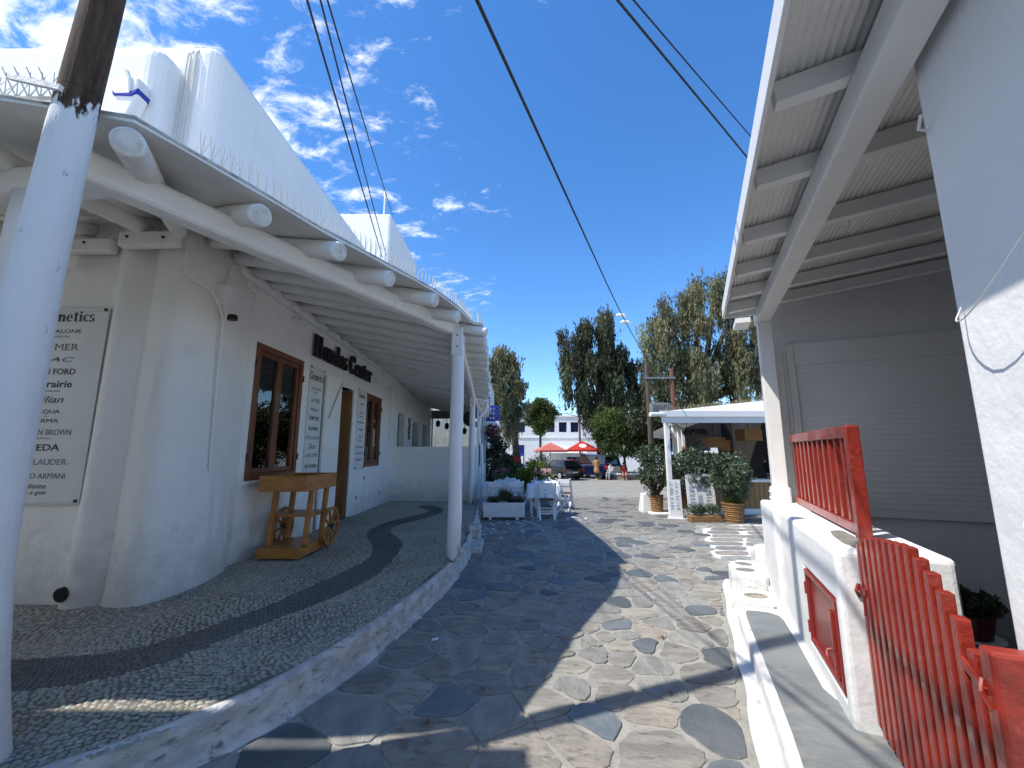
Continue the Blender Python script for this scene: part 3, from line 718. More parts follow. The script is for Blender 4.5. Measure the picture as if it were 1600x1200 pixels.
def glyph_mesh(ch, size, depth):
    polys, adv = glyph(ch); mb = MB()
    for q, p in enumerate(polys):
        e = q*.00005                                        # overlapping strokes never share a plane
        P = [(x*size, y*size) for x, y in p]; n = len(P)
        mb.add([(x, y, -e) for x, y in P] + [(x, y, depth+e) for x, y in P], [tuple(range(n-1, -1, -1)), tuple(range(n, 2*n))] + [(i, (i+1) % n, n+(i+1) % n, n+i) for i in range(n)])
    return mb, adv*size
FACE_X = Matrix(((0, 0, 1, 0), (1, 0, 0, 0), (0, 1, 0, 0), (0, 0, 0, 1)))      # text plane -> faces +x, reads along +y
FACE_NY = Matrix(((1, 0, 0, 0), (0, 0, -1, 0), (0, 1, 0, 0), (0, 0, 0, 1)))    # faces -y
sg = thing('shop_sign', 'black raised serif letters of the shop name over the doorway', 'sign', (WX, 6.95, 3.2))
y = 0.0; total = sum(glyph(c)[1] for c in 'Hondos Center'); k = 2.95/total*1.0
for ch in 'Hondos Center':
    m, a = glyph_mesh(ch, k, .05)
    m.v = [(v[0], v[1]*.285/k, v[2]) for v in m.v]
    if m.v: m.xf(Matrix.Translation((.03, y, .02)) @ FACE_X).build('letter', 'black', sg)
    y += a

# ---- cosmetics boards ------------------------------------------------
def board(label, w, h, lines, loc, face, mt='ink'):
    t = thing('brand_board', label, 'sign', loc)
    M = {'x': FACE_X, 'y': FACE_NY}[face]
    MB().box(-w/2, w/2, 0, h, 0, .012).xf(M).build('panel', 'sign_board', t, bevel=.003)
    for yy in (.02, h-.045): MB().box(-w/2-.004, w/2+.004, yy, yy+.03, .0125, .022).xf(M).build('rail', 'sign_board', t, bevel=.003)
    for x in (-w/2+.02, w/2-.02):
        for yy in (.035, h-.03): MB().tube([(x, yy, .022), (x, yy, .034)], .016, 10).xf(M).build('cap', 'black', t)
    for (txt, yy, size, style, width) in lines:
        if style == 'serif':
            L = sum(glyph(c)[1] for c in txt); x = -width/2; kk = width/L
            mb = MB()
            for c in txt:
                m, a = glyph_mesh(c, kk, .0015); m.v = [(v[0]+x, v[1]*size/kk+yy, v[2]+.0125) for v in m.v]; mb.add(m.v, m.f); x += a
            mb.xf(M).build('lettering', mt, t)['kind'] = 'stuff'
        else:
            me = text_mesh(txt, size, shear=.3 if style == 'script' else 0, bold=.012*size if style == 'bold' else 0)
            xs = [v.co.x for v in me.vertices]; cur = max(xs)-min(xs); mx = (max(xs)+min(xs))/2
            put_mesh('lettering', me, 'ink' if style in ('bold', 'sans') else 'ink_grey' if style == 'thin' else mt, t, M @ Matrix.Translation((0, yy, .0135)) @ Matrix.Diagonal((width/cur, 1, 1, 1)) @ Matrix.Translation((-mx, 0, 0)))['kind'] = 'stuff'
    return t
board('tall white board of makers\' names on the wall beside the leaning pole', .92, 1.95,
      [('Cosmetics', 1.80, .085, 'serif', .66), ('Jo MALONE', 1.68, .055, 'sans', .42), ('LONDON', 1.635, .025, 'thin', .2), ('LA MER', 1.50, .10, 'thin', .42), ('MAC', 1.385, .065, 'script', .38), ('TOM FORD', 1.255, .085, 'bold', .44),
       ('la prairie', 1.125, .10, 'bold', .42), ('SWITZERLAND', 1.08, .022, 'thin', .2), ('Kilian', .97, .10, 'script', .3), ('ACQUA', .865, .055, 'sans', .27), ('DI', .83, .022, 'thin', .03), ('PARMA', .775, .055, 'sans', .27), ('MOLTON BROWN', .655, .08, 'thin', .56),
       ('LONDON', .615, .02, 'thin', .17), ('AVEDA', .505, .09, 'bold', .38), ('ESTEE LAUDER', .37, .08, 'thin', .56), ('GIORGIO ARMANI', .24, .075, 'thin', .58), ('Juliette', .15, .065, 'script', .25), ('has a gun', .095, .055, 'script', .26)],
      (-4.57, 4.085, 1.1), 'y')
board('white brand board between the large brown window and the doorway', .52, 1.86,
      [('Cosmetics', 1.62, .10, 'serif', .52), ('Jo MALONE', 1.46, .05, 'sans', .34), ('LONDON', 1.40, .022, 'thin', .14), ('LA MER', 1.23, .12, 'thin', .34), ('MAC', 1.085, .075, 'script', .34), ('TOM FORD', .93, .10, 'bold', .38), ('la prairie', .76, .11, 'bold', .33), ('ESTEE LAUDER', .60, .085, 'thin', .48),
       ('Dior', .44, .13, 'sans', .24), ('LANCOME', .30, .09, 'thin', .42), ('BIOTHERM', .12, .085, 'bold', .40)], (WX+.004, 7.22, 1.2), 'x')
board('slim brand board between the doorway and the smaller brown window', .50, 1.80,
      [('Cosmetics', 1.60, .085, 'serif', .40), ('Kilian', 1.44, .07, 'script', .2), ('ACQUA', 1.25, .05, 'sans', .2), ('PARMA', 1.16, .05, 'sans', .2), ('MOLTON BROWN', 1.02, .06, 'thin', .38), ('AVEDA', .86, .07, 'bold', .28), ('Juliette', .71, .06, 'script', .2), ('has a gun', .63, .045, 'script', .22),
       ('ESTEE LAUDER', .47, .065, 'thin', .40), ('GIORGIO ARMANI', .33, .06, 'thin', .42), ('DECORTE', .19, .065, 'bold', .34)], (WX+.004, 9.47, 1.2), 'x')

# ================================================================== AWNING WITH LOG RAFTERS
aw = thing('log_awning', 'white awning of round log rafters and boards along the shop front', 'awning', (-2, 6, 0))
AWM = Matrix.Translation((2, -6, 0))
def aw_part(mb, name, m, **k):
    o = mb.build(name, m, aw, **k); o.matrix_parent_inverse = AWM; return o
EAVE = [(-7.5, 2.25, 3.36), (-4.6, 1.85, 3.36), (-3.2, 1.82, 3.36), (-2.6, 1.86, 3.36), (-2.05, 2.0, 3.36), (-1.77, 2.60, 3.36), (-1.55, 3.12, 3.36), (-1.24, 3.70, 3.36), (-.86, 4.4, 3.35), (-.66, 4.95, 3.34), (-.53, 5.5, 3.32), (-.42, 5.55, 3.33), (-.42, 7.0, 3.31), (-.50, 8.6, 3.29), (-.60, 10, 3.27), (-.68, 11.4, 3.25), (-.70, 12.2, 3.24)]
WALLL = [(-7.5, 4.2, 4.06), (-4.8, 4.2, 4.06), (-4.3, 4.2, 4.06), (-3.95, 4.2, 4.06), (-3.8, 4.22, 4.05), (-3.6, 4.3, 4.05), (-3.45, 4.5, 4.05), (-3.45, 4.8, 4.04), (-3.45, 5.1, 4.03), (-3.45, 5.3, 4.02), (-3.45, 5.6, 4.01), (-3.45, 5.7, 4.01), (-3.45, 7.0, 3.97), (-3.45, 8.6, 3.92), (-3.45, 10, 3.87), (-3.45, 11.4, 3.83), (-3.45, 12.2, 3.8)]
def resample(E, Wl, n=3):
    e, w = [], []
    for i in range(len(E)-1):
        for k in range(n):
            t = k/n; e.append(tuple(E[i][q]*(1-t)+E[i+1][q]*t for q in range(3))); w.append(tuple(Wl[i][q]*(1-t)+Wl[i+1][q]*t for q in range(3)))
    return e+[E[-1]], w+[Wl[-1]]
e3, w3 = resample(EAVE, WALLL)
mb = MB(); V = []; F = []; nr = 5
for i in range(len(e3)):
    for j in range(nr):
        t = j/(nr-1); p = [e3[i][q]*(1-t)+w3[i][q]*t for q in range(3)]; wv = .008*mnoise.noise(Vector((p[0]*3, p[1]*3, 0)))
        V.append((p[0], p[1], p[2]+wv))
for j in range(nr-1):                                   # boards run along the eave, each lapped over the next
    bV = []; bF = []; n_ = len(e3); dz = .006*j
    for i in range(n_):
        a, b = V[i*nr+j], V[i*nr+j+1]
        k0 = tuple(a[q]*1.0 for q in range(3)); k1 = tuple(b[q]+(b[q]-a[q])*.04 for q in range(3))
        bV += [(k0[0], k0[1], k0[2]+dz), (k1[0], k1[1], k1[2]+dz), (k0[0], k0[1], k0[2]+dz+.022), (k1[0], k1[1], k1[2]+dz+.022)]
    for i in range(n_-1):
        a = i*4; b = a+4; bF += [(a, b, b+1, a+1), (a+2, a+3, b+3, b+2), (a, a+2, b+2, b), (a+1, b+1, b+3, a+3)]
    bF += [(0, 1, 3, 2), ((n_-1)*4, (n_-1)*4+2, (n_-1)*4+3, (n_-1)*4+1)]
    aw_part(MB().add(bV, bF), 'roof_board', 'board_white')
# thin weathered lip on the eave
aw_part(MB().tube([(x, y, z+.028) for x, y, z in e3 if x > -5], .010, 6, wob=.5), 'eave_lip', 'plaster_dirty')
def log(p, q, r0=.075, r1=.085, seedv=0, name='rafter', n=12):
    p = Vector(p); q = Vector(q); pts = []; rs = []; L = (q-p).length; dd = (p-q).normalized()
    pts += [p+dd*.034, p+dd*.032, p+dd*.016]; rs += [r0*.3, r0*.80, r0*.95]
    pts += [p]; rs += [r0*.98]
    for k in range(1, 9):
        t = k/8; w = Vector((mnoise.noise(Vector((seedv, t*3, 0))), mnoise.noise(Vector((seedv, t*3, 5))), mnoise.noise(Vector((seedv, t*3, 9)))*.6))*.022
        pts.append(p.lerp(q, t)+w); rs.append(r0+(r1-r0)*t + .006*mnoise.noise(Vector((seedv*2, t*6, 2))))
    n = 18; o = aw_part(MB().tube(pts, rs, n, wob=.05), name, ['paint_wood_white', 'log_end'], smooth=True)
    nf = len(o.data.polygons)
    for q in list(range(0, n)) + [nf-2]: o.data.polygons[q].use_smooth = False; o.data.polygons[q].material_index = 1
    return o
RAF = [((-2.08, 2.02), (-3.6, 4.2)), ((-1.79, 2.72), (-3.36, 3.95)), ((-1.46, 3.26), (-3.40, 4.36)), ((-1.2, 3.82), (-3.44, 4.76)), ((-.87, 4.40), (-3.44, 5.14)), ((-.69, 4.98), (-3.44, 5.52))]
RAF = [(a, b, 3.25, 3.93) for a, b in RAF]
yy = 5.6; k = 0
while yy < 12.1:
    RAF.append(((-.37-.046*(yy-5.6)+random.uniform(-.03, .03), yy), (-3.44, yy+.25+.02*k), 3.235-.012*(yy-5.6), 3.91-.03*(yy-5.6))); yy += .50; k += 1
RAF += [((-3.0, 1.9), (-3.9, 4.2), 3.25, 3.95), ((-4.0, 2.0), (-4.5, 4.2), 3.27, 3.95), ((-5.0, 2.1), (-5.3, 4.2), 3.27, 3.95)]
for i, (a, b, za, zb) in enumerate(RAF): log((*a, za), (*b, zb), .082 if i < 6 else .07, .075, i*3.7)
# main beam, second beam, side beam
def squarelog(p, q, w, h, name):
    p = Vector(p); q = Vector(q); mb = MB(); n = 8; V = []; F = []; d_ = (q-p).normalized(); x = d_.cross(Vector((0, 0, 1))).normalized(); up = x.cross(d_)
    for k in range(n+1):
        c = p.lerp(q, k/n) + x*.02*mnoise.noise(Vector((k*.6, 3, 1))) + up*.015*mnoise.noise(Vector((k*.6, 8, 1)))
        for a, b in ((-1, -1), (1, -1), (1, 1), (-1, 1)): V.append(c + x*a*w/2 + up*b*h/2)
    for k in range(n):
        for j in range(4): F.append((k*4+j, k*4+(j+1) % 4, (k+1)*4+(j+1) % 4, (k+1)*4+j))
    F += [(3, 2, 1, 0), tuple(n*4+j for j in range(4))]
    return aw_part(mb.add(V, F), name, 'paint_wood_white', bevel=.045, seg=3)
squarelog((-2.62, 2.10, 3.27), (-.755, 5.66, 3.27), .17, .19, 'beam')
squarelog((-.79, 5.75, 3.235), (-1.10, 11.5, 3.13), .14, .17, 'beam')
squarelog((-2.45, 2.35, 3.27), (-6.5, 2.75, 3.27), .17, .18, 'beam')
squarelog((-1.1, 11.5, 3.12), (-1.15, 17.5, 2.9), .12, .15, 'beam')
def post(x, y, z0, z1, r, flat=True):
    pts = []; rs = []
    for k in range(11):
        t = k/10; z = z0+(z1-z0)*t; pts.append((x+.012*mnoise.noise(Vector((x, z*1.5, 2))), y+.012*mnoise.noise(Vector((y, z*1.5, 7))), z)); rs.append(r*(1.03-.06*t))
    pts = [(x, y, z0-.0)] + pts; rs = [r*.82] + rs
    o = aw_part(MB().tube(pts, rs, 20, wob=.03), 'post', 'plaster_fresh', smooth=True)
    aw_part(MB().tube([(x, y, TZ), (x, y, z0+.03)], .035, 8), 'post_shoe', 'metal_grey')
    if flat:
        aw_part(MB().box(x-r*.9, x+r*.9, y-r*1.15, y-r*.7, z1-.3, z1+.1), 'post_head', 'paint_wood_white', bevel=.03)
        for z in (z1-.02, z1-.18): aw_part(MB().tube([(x, y-r*1.13, z), (x, y-r*1.18, z)], .012, 8), 'bolt', 'black')
post(-.74, 5.54, .29, 3.17, .088); post(-1.08, 11.31, .26, 3.08, .08)
post(-3.02, 2.45, .26, 3.19, .13, False)
for x, y, z in ((-2.2, 6.9, 3.52), (-2.3, 8.2, 3.50), (-2.4, 9.5, 3.48)):
    aw_part(MB().tube([(x, y, z), (x+.13, y-.02, z-.05)], .032, 10), 'downlight', 'paint_wood_white', smooth=False)
# bird spike strips along the eave
def spike_mesh():
    mb = MB(); mb.box(0, .30, -.012, .012, 0, .005)
    for k in range(5):
        x = .03+k*.06
        for dx, dy in ((-.045, -.035), (.045, .03), (.0, .0)):
            mb.tube([(x, 0, .004), (x+dx, dy, .15)], [.0036, .0024], 4)
    return mb.mesh('bird_spike_strip', 'spike_plastic')
spk = spike_mesh()
acc = 0
for i in range(len(e3)-1):
    a, b = Vector(e3[i]), Vector(e3[i+1])
    L = (b-a).length
    while acc < L:
        p = a.lerp(b, acc/L)
        if (p.x > -2.03 or p.x < -2.6) and -3.4 < p.x and p.y < 11.6:
            o = bpy.data.objects.new('bird_spike_strip', spk); C.objects.link(o); o.parent = aw; o.matrix_parent_inverse = AWM
            inn = Vector(w3[i])-Vector(e3[i]); inn.normalize()
            o.location = p + inn*.05 + Vector((0, 0, .036)); o.rotation_euler = (random.uniform(-.08, .08), random.uniform(-.05, .05), math.atan2((b-a).y, (b-a).x)+random.uniform(-.06, .06))
        acc += .305
    acc -= L

# leaning utility pole, whitewashed to above the eave
up = thing('utility_pole', 'leaning wooden utility pole with whitewashed lower half at far left', 'pole', (-2.36, 2.05, TZ))
UPM = Matrix.Translation((2.36, -2.05, -TZ))
PP = [(-2.42, 2.08, .2, .14), (-2.425, 2.04, .6, .122), (-2.425, 2.0, 1.0, .112), (-2.345, 1.93, 1.9, .102), (-2.28, 1.89, 2.6, .092), (-2.228, 1.868, 3.2, .085), (-2.212, 1.865, 3.4, .083)]
UP2 = [(-2.212, 1.865, 3.4, .083), (-2.19, 1.865, 3.8, .0815), (-2.165, 1.87, 4.3, .080), (-2.12, 1.88, 5.5, .076), (-2.06, 1.9, 7.2, .072), (-2.03, 1.91, 8.2, .070)]
def dense(P, n=6):
    out = []
    for i in range(len(P)-1):
        for k in range(n): t = k/n; out.append(tuple(P[i][q]*(1-t)+P[i+1][q]*t for q in range(4)))
    return out+[P[-1]]
a = dense(PP); o = MB().tube([q[:3] for q in a], [q[3] for q in a], 28, wob=.06, cap=False).build('whitewashed_base', 'pole_paint', up, smooth=True); o.matrix_parent_inverse = UPM
a = dense(UP2); o = MB().tube([q[:3] for q in a], [q[3] for q in a], 28, wob=.06, cap=False).build('shaft', 'pole_paint', up, smooth=True); o.matrix_parent_inverse = UPM
o = MB().bar((-2.19, 1.765, 3.34), (-2.50, 1.80, 3.44), .018, .028).build('batten', 'paint_wood_white', up); o.matrix_parent_inverse = UPM

# unseen white house added outside the left of the frame to shade the near paving
hn = thing('added_shade_house', 'unseen white house added beyond the left edge to shade the near paving', 'house', (-5.5, -1.5, 0))
HNM = Matrix.Translation((5.5, 1.5, 0))
for nm, mb_, mt_ in (('wall', holed_wall(-6, 1.40, 0, 4.5, [(-3.2, -2.2, .2, 2.3), (-1.2, -.2, 1.1, 2.4)], .3, lambda u, z, d: (-2.85-d, u, z)), 'plaster'), ('wall', MB().box(-9, -3.16, 1.1, 1.40, 0, 4.5), 'plaster'), ('roof', MB().box(-9, -2.8, -6, 1.43, 4.51, 4.68), 'plaster'),
                     ('door', MB().box(-3.08, -3.0, -3.19, -2.21, .2, 2.29), 'blue_paint'), ('window', MB().box(-3.08, -3.0, -1.19, -.21, 1.11, 2.39), 'blue_paint')):
    o = mb_.build(nm, mt_, hn); o.matrix_parent_inverse = HNM
# ================================================================== WOODEN CART
ct = thing('wooden_cart', 'orange-brown wooden display cart with spoked wheels beside the doorway', 'cart', (-2.98, 5.9, TZ), 0)
def cart_box(x0, x1, y0, y1, z0, z1, t, name):
    m = MB().box(x0, x1, y0, y0+t, z0, z1).box(x0, x1, y1-t, y1, z0, z1).box(x0, x0+t, y0+t, y1-t, z0, z1-.001).box(x1-t, x1, y0+t, y1-t, z0, z1-.001).box(x0+t, x1-t, y0+t, y1-t, z0+.01, z0+.03)
    return m.build(name, 'cart_wood', ct, bevel=.004)
cart_box(-.31, .31, -.36, .58, .86, 1.06, .025, 'tray')
MB().box(-.28, .28, -.35, .42, .03, .15).build('base', 'cart_wood', ct, bevel=.006)
MB().box(-.27, .27, -.05, .40, .50, .54).build('shelf', 'cart_wood', ct, bevel=.005)
for x in (-.24, .24):
    MB().bar((x, -.14, .15), (x, -.04, .86), .055, .07, up=(0, 1, 0)).build('upright', 'cart_wood', ct, bevel=.004)
    MB().bar((x, .33, .15), (x, .42, .86), .055, .07, up=(0, 1, 0)).build('upright', 'cart_wood', ct, bevel=.004)
for x in (-.34, .34):
    R = .27; w = MB(); V = []; F = []; n = 28
    for k in range(n):
        t = 2*PI*k/n
        for r, dx in ((R, -.018), (R, .018), (R-.04, .018), (R-.04, -.018)): V.append((x+dx, .40+r*math.cos(t), .31+r*math.sin(t)))
    for k in range(n):
        for j in range(4): F.append((k*4+j, k*4+(j+1) % 4, ((k+1) % n)*4+(j+1) % 4, ((k+1) % n)*4+j))
    wh = w.add(V, F).build('wheel', 'cart_wood', ct)
    for k in range(8):
        t = 2*PI*k/8+.2; MB().bar((x, .40+.04*math.cos(t), .31+.04*math.sin(t)), (x, .40+(R-.03)*math.cos(t), .31+(R-.03)*math.sin(t)), .022, .03, up=(1, 0, 0)).build('spoke', 'cart_wood', wh)
    MB().tube([(x-.03, .40, .31), (x+.03, .40, .31)], .045, 12).build('hub', 'black', wh)

# ================================================================== END OF THE TERRACE (next shop)
nb_ = thing('neighbour_shop', 'white low-walled shop porch with dark doorways past the terrace', 'building', (-2.2, 15, 0))
NBM = Matrix.Translation((2.2, -15, 0))
def nb_part(mb, name, m, parent=None, **k):
    o = mb.build(name, m, parent or nb_, **k)
    if parent is None: o.matrix_parent_inverse = NBM
    return o
nb_part(MB().box(-3.5, -1.0, 12.0, 12.2, .1, 1.73), 'low_wall', 'plaster', bevel=.02)
hs = [(12.5, 13.3, .22, 2.75), (14.4, 15.3, .22, 2.6), (16.0, 16.8, .22, 2.6)]
nb_part(holed_wall(12.02, 18, .1, 4.0, hs, .3, lambda u, z, d: (-3.42-d, u, z)), 'wall', 'plaster', bevel=.01)
for h in hs: 
    d = nb_part(MB().box(-3.66, -3.6, h[0], h[1], .22, h[3]), 'door', 'metal_grey')
    nb_part(MB().box(-3.595, -3.585, h[0]+.1, h[1]-.1, 1.0, h[3]-.12), 'pane', 'car_glass', d)
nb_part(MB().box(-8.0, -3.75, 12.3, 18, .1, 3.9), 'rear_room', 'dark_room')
# patterned black plaque on the wall
mb = MB()
for k in range(14):
    a = k*.9; mb.tube([(-3.405, 13.75+.05*math.sin(a), 2.0+k*.05), (-3.405, 13.95+.06*math.cos(a*1.7), 2.03+k*.05)], .02, 6)
nb_part(mb, 'scroll_plaque', 'black')
# glazed end screen with posts, and lanterns hanging before it
nb_part(MB().box(-3.4, -1.05, 17.5, 17.6, .1, 1.25), 'screen_wall', 'plaster')
for x in (-3.35, -2.55, -1.75, -1.05): nb_part(MB().box(x-.03, x+.03, 17.52, 17.58, 1.25, 2.95), 'mullion', 'steel_white')
nb_part(MB().box(-3.4, -1.0, 17.5, 17.6, 2.95, 3.3), 'screen_head', 'metal_grey')
for x in (-3.3, -2.5, -1.7): nb_part(MB().box(x, x+.72, 17.54, 17.55, 1.27, 2.93), 'pane', 'screen_glass')
for k in range(4):
    x = -3.0+k*.36
    f = nb_part(MB().lathe([(.008, .34), (.012, .12), (.08, .08), (.09, -.06), (.05, -.14), (.0, -.15)], (x, 16.9, 2.72-.1*k), 6), 'lantern', 'cable')
# street side screen panels
for i in range(5):
    y0 = 12.25+i*1.05
    nb_part(MB().box(-1.03, -.97, y0, y0+.05, .2, 2.9), 'mullion', 'steel_white')
    nb_part(MB().box(-1.02, -.98, y0+.05, y0+1.05, .2, 1.15), 'apron_panel', 'steel_white')
    nb_part(MB().box(-1.005, -.995, y0+.05, y0+1.05, 1.15, 2.8), 'pane', 'screen_glass')
# sloping slatted canopy beyond the awning, with down-pipe
nb_part(MB().add([(-3.42, 12.25, 3.72), (-.72, 12.25, 3.16), (-.85, 17.6, 2.95), (-3.42, 17.6, 3.5), (-3.42, 12.25, 3.77), (-.72, 12.25, 3.21), (-.85, 17.6, 3.0), (-3.42, 17.6, 3.55)], [(0,3,2,1),(4,5,6,7),(0,1,5,4),(1,2,6,5),(2,3,7,6),(3,0,4,7)]), 'canopy', 'board_white')
for i in range(12):
    y0 = 12.5+i*.44; nb_part(MB().tube([(-.70-.024*i, y0, 3.10-.02*i), (-3.4, y0, 3.66-.02*i)], .055, 8), 'rafter', 'paint_wood_white', smooth=True)
nb_part(MB().tube(chaikin([(-.78, 12.6, 3.08), (-.78, 12.6, 2.8), (-.98, 12.4, 2.62), (-.98, 12.35, 1.9), (-.86, 12.3, 1.7), (-.86, 12.3, .25)], 2, False), .04, 10), 'down_pipe', 'steel_white', smooth=True)
# dark hanging basket by the second post
f = nb_part(MB().lathe([(.02, .25), (.13, .2), (.2, .05), (.16, -.12), (.05, -.2)], (-1.3, 12.6, 2.55), 12), 'hanging_basket', 'cloth_dark', smooth=True)
# concrete step block at the kerb
stp = thing('terrace_step', 'small whitewashed step block at the terrace kerb past the post', 'step', (-.62, 7.3, 0))
MB().box(-.12, .13, -.45, .3, -.02, .10).build('tread', 'plaster_dirty', stp, bevel=.02)
MB().box(-.16, .06, .31, .62, -.02, .30).build('tread', 'plaster_dirty', stp, bevel=.03)

# ================================================================== RIGHT HAND BUILDING (local x = into the building, y = along the street)
rb = thing('kiosk_building', 'white open-fronted building on the right under a corrugated roof', 'building', O_R, -PHI)
def rp(mb, name, m, parent=None, **k): return mb.build(name, m, parent or rb, **k)
# slate step along its foot
stp = tag(MB().prism(chaikin([(-.40, -3), (-.36, -.4), (-.38, .6), (-.41, 1.2), (-.42, 1.75), (-.40, 1.86), (-.1, 1.86), (.6, 1.86), (.6, -3)], 1), -.05, .14).build('pavement', 'whitewash_paint', loc=O_R, rotz=-PHI, bevel=.015), kind='structure')
MB().prism(chaikin([(-.34, -3), (-.30, -.4), (-.325, .6), (-.35, 1.2), (-.36, 1.62), (-.33, 1.70), (-.10, 1.70), (-.06, 1.5), (-.04, .05), (.5, -.1), (.5, -3)], 1), .10, .146).build('slate_slab', 'slate_step', stp)
# painted strip on the street in front of the riser
s2 = chaikin([(-.45, -3), (-.46, -.6), (-.50, .1), (-.46, .5), (-.50, .9), (-.48, 1.4), (-.51, 1.8), (-.48, 2.35), (-.50, 3.0), (-.40, 3.3), (-.30, 2.4), (-.3, -3)], 2)
o = MB().add([(*p, .017) for p in s2], [tuple(range(len(s2)))]).build('painted_strip', 'whitewash_paint', street); o.location = O_R; o.rotation_euler[2] = -PHI
# low white steps past the slate
st2 = thing('white_steps', 'low whitewashed steps with oval inset stones beside the right wall', 'steps', O_R, -PHI)
MB().prism(chaikin([(-.46, 1.87), (-.44, 2.32), (.0, 2.34), (.02, 1.87)], 1), -.02, .165).build('landing', 'whitewash_paint', st2, bevel=.02)
MB().prism(chaikin([(-.40, 2.36), (-.42, 3.05), (.0, 3.15), (.02, 2.36)], 1), -.02, .285).build('tread', 'whitewash_paint', st2, bevel=.03)
MB().prism(chaikin([(-.10, 3.0), (-.1, 3.4), (.2, 3.45), (.2, 2.95)], 1), -.02, .44).build('tread', 'whitewash_paint', st2, bevel=.04)
MB().prism(chaikin([(-.05, 3.5), (-.1, 3.9), (.2, 3.95), (.2, 3.5)], 1), -.02, .3).build('tread', 'whitewash_paint', st2, bevel=.04)
def oval(cx, cy, rx, ry, z, rot=.3):
    P = [(cx+rx*math.cos(t)*math.cos(rot)-ry*math.sin(t)*math.sin(rot), cy+rx*math.cos(t)*math.sin(rot)+ry*math.sin(t)*math.cos(rot)) for t in np.linspace(0, 2*PI, 17)[:-1]]
    MB().prism(P, z-.02, z+.004).build('inset_stone', 'stone_rust', st2)
oval(-.22, 2.1, .11, .085, .165); oval(-.26, 2.6, .10, .075, .285); oval(-.25, 2.88, .09, .07, .285, -.2)
# parapet wall, pier at the far end
cab = (.10, .86, .255, .755)
rp(holed_wall(0, 1.74, .1, 1.05, [cab], .52, lambda u, z, d: (d, u, z)), 'parapet_wall', 'plaster_fresh', bevel=.03, seg=3)
rp(MB().box(-.05, .50, 1.745, 2.62, .0, 1.06), 'parapet_pier', 'plaster_fresh', bevel=.03, seg=3)
rp(MB().box(-.075, .02, 1.70, 2.55, .1, .2), 'plinth', 'plaster_fresh', bevel=.04, seg=3)
rp(MB().prism(chaikin([(.10, .12), (.12, .62), (.2, .75), (.24, .7), (.22, .1)], 1), 1.03, 1.053), 'inset_stone', 'stone_brown')
# cabinet door
cd = rp(MB().box(.02, .05, cab[0]+.004, cab[1]-.004, cab[2]+.004, cab[3]-.004), 'cabinet_door', 'red_metal', bevel=.004)
m = MB(); t = .035
m.box(-.004, .019, cab[0]+.004, cab[0]+t, cab[2]+.004, cab[3]-.004).box(-.004, .019, cab[1]-t, cab[1]-.004, cab[2]+.004, cab[3]-.004).box(-.003, .019, cab[0]+t, cab[1]-t, cab[3]-t, cab[3]-.004).box(-.003, .019, cab[0]+t, cab[1]-t, cab[2]+.004, cab[2]+t)
rp(m, 'frame', 'red_metal', cd, bevel=.003)
rp(MB().box(-.02, .018, .15, .19, .34, .68), 'hasp_bar', 'red_paint', cd, bevel=.004)
rp(MB().tube(chaikin([(-.02, .17, .47), (-.05, .18, .46), (-.055, .15, .42), (-.03, .14, .40)], 2, False), .007, 6), 'hook', 'red_paint', cd)
for z in (.36, .62): rp(MB().tube([(-.006, cab[1]-.02, z-.04), (-.006, cab[1]-.02, z+.04)], .009, 8), 'hinge', 'red_metal', cd)
# railing on the parapet
rl = thing('red_railing', 'red wooden balustrade standing on the white parapet wall', 'railing', RW(.27, .45, 1.05), -PHI)
MB().box(-.03, .03, -.02, 1.88, .64, .72).build('top_rail', 'red_paint', rl, bevel=.006)
MB().box(-.028, .028, .045, 1.88, .02, .085).build('bottom_rail', 'red_paint', rl, bevel=.006)
MB().box(-.036, .036, -.04, .042, .0, .715).build('end_post', 'red_paint', rl, bevel=.006)
for k in range(11): MB().box(-.016, .016, .155+k*.16, .205+k*.16, .086, .639).build('baluster', 'red_paint', rl, bevel=.003)
# far corner post, main roof beam
cpst = rp(MB().box(.06, .20, 2.36, 2.50, 1.06, 3.06), 'corner_post', 'steel_white', bevel=.006)
rp(MB().box(.04, .22, 2.34, 2.52, 1.06, 1.22), 'foot_plate', 'steel_white', cpst, bevel=.02)
for z in (1.10, 1.17):
    for y in (2.38, 2.46): rp(MB().tube([(.036, y, z), (.028, y, z)], .009, 8), 'bolt', 'steel_white', cpst)
rp(MB().box(.05, .19, -3.2, 2.55, 3.06, 3.21), 'roof_beam', 'steel_white', bevel=.01)
# purlins and corrugated sheet rise into the building
SL = math.tan(math.radians(5.5))
def zr(b): return 3.215 + (b-.05)*SL
for a in (-2.4, -1.6, -.91, -.24, .51, 1.18, 1.79, 2.30):
    rp(MB().bar((-.235, a, zr(-.235)+.055), (4.2, a, zr(4.2)+.055), .07, .11), 'purlin', 'steel_white', bevel=.004)
m = MB(); V = []; F = []; bs = np.arange(-.26, 4.3, .006)
for b in bs:
    z = zr(b)+.125+.006*math.sin(b/.036*2*PI)
    e_ = 2.42 if b < .1 else 2.84; V += [(b, -3.4, z), (b, e_, z), (b, -3.4, z+.004), (b, e_, z+.004)]
for i in range(len(bs)-1):
    F += [(i*4, i*4+1, (i+1)*4+1, (i+1)*4), (i*4+2, (i+1)*4+2, (i+1)*4+3, i*4+3), (i*4+1, i*4+3, (i+1)*4+3, (i+1)*4+1)]
rp(m.add(V, F), 'corrugated_sheet', 'steel_white', smooth=True)
rp(MB().box(-.285, -.262, -3.4, 2.44, zr(-.3)-.015, zr(-.3)+.135), 'fascia', 'steel_white', bevel=.004)
rp(MB().box(-.26, .08, 2.425, 2.45, 3.17, 3.33), 'verge_board', 'steel_white')
rp(MB().box(-.14, .02, 2.56, 2.90, 3.13, 3.19), 'gutter_bracket', 'steel_white')
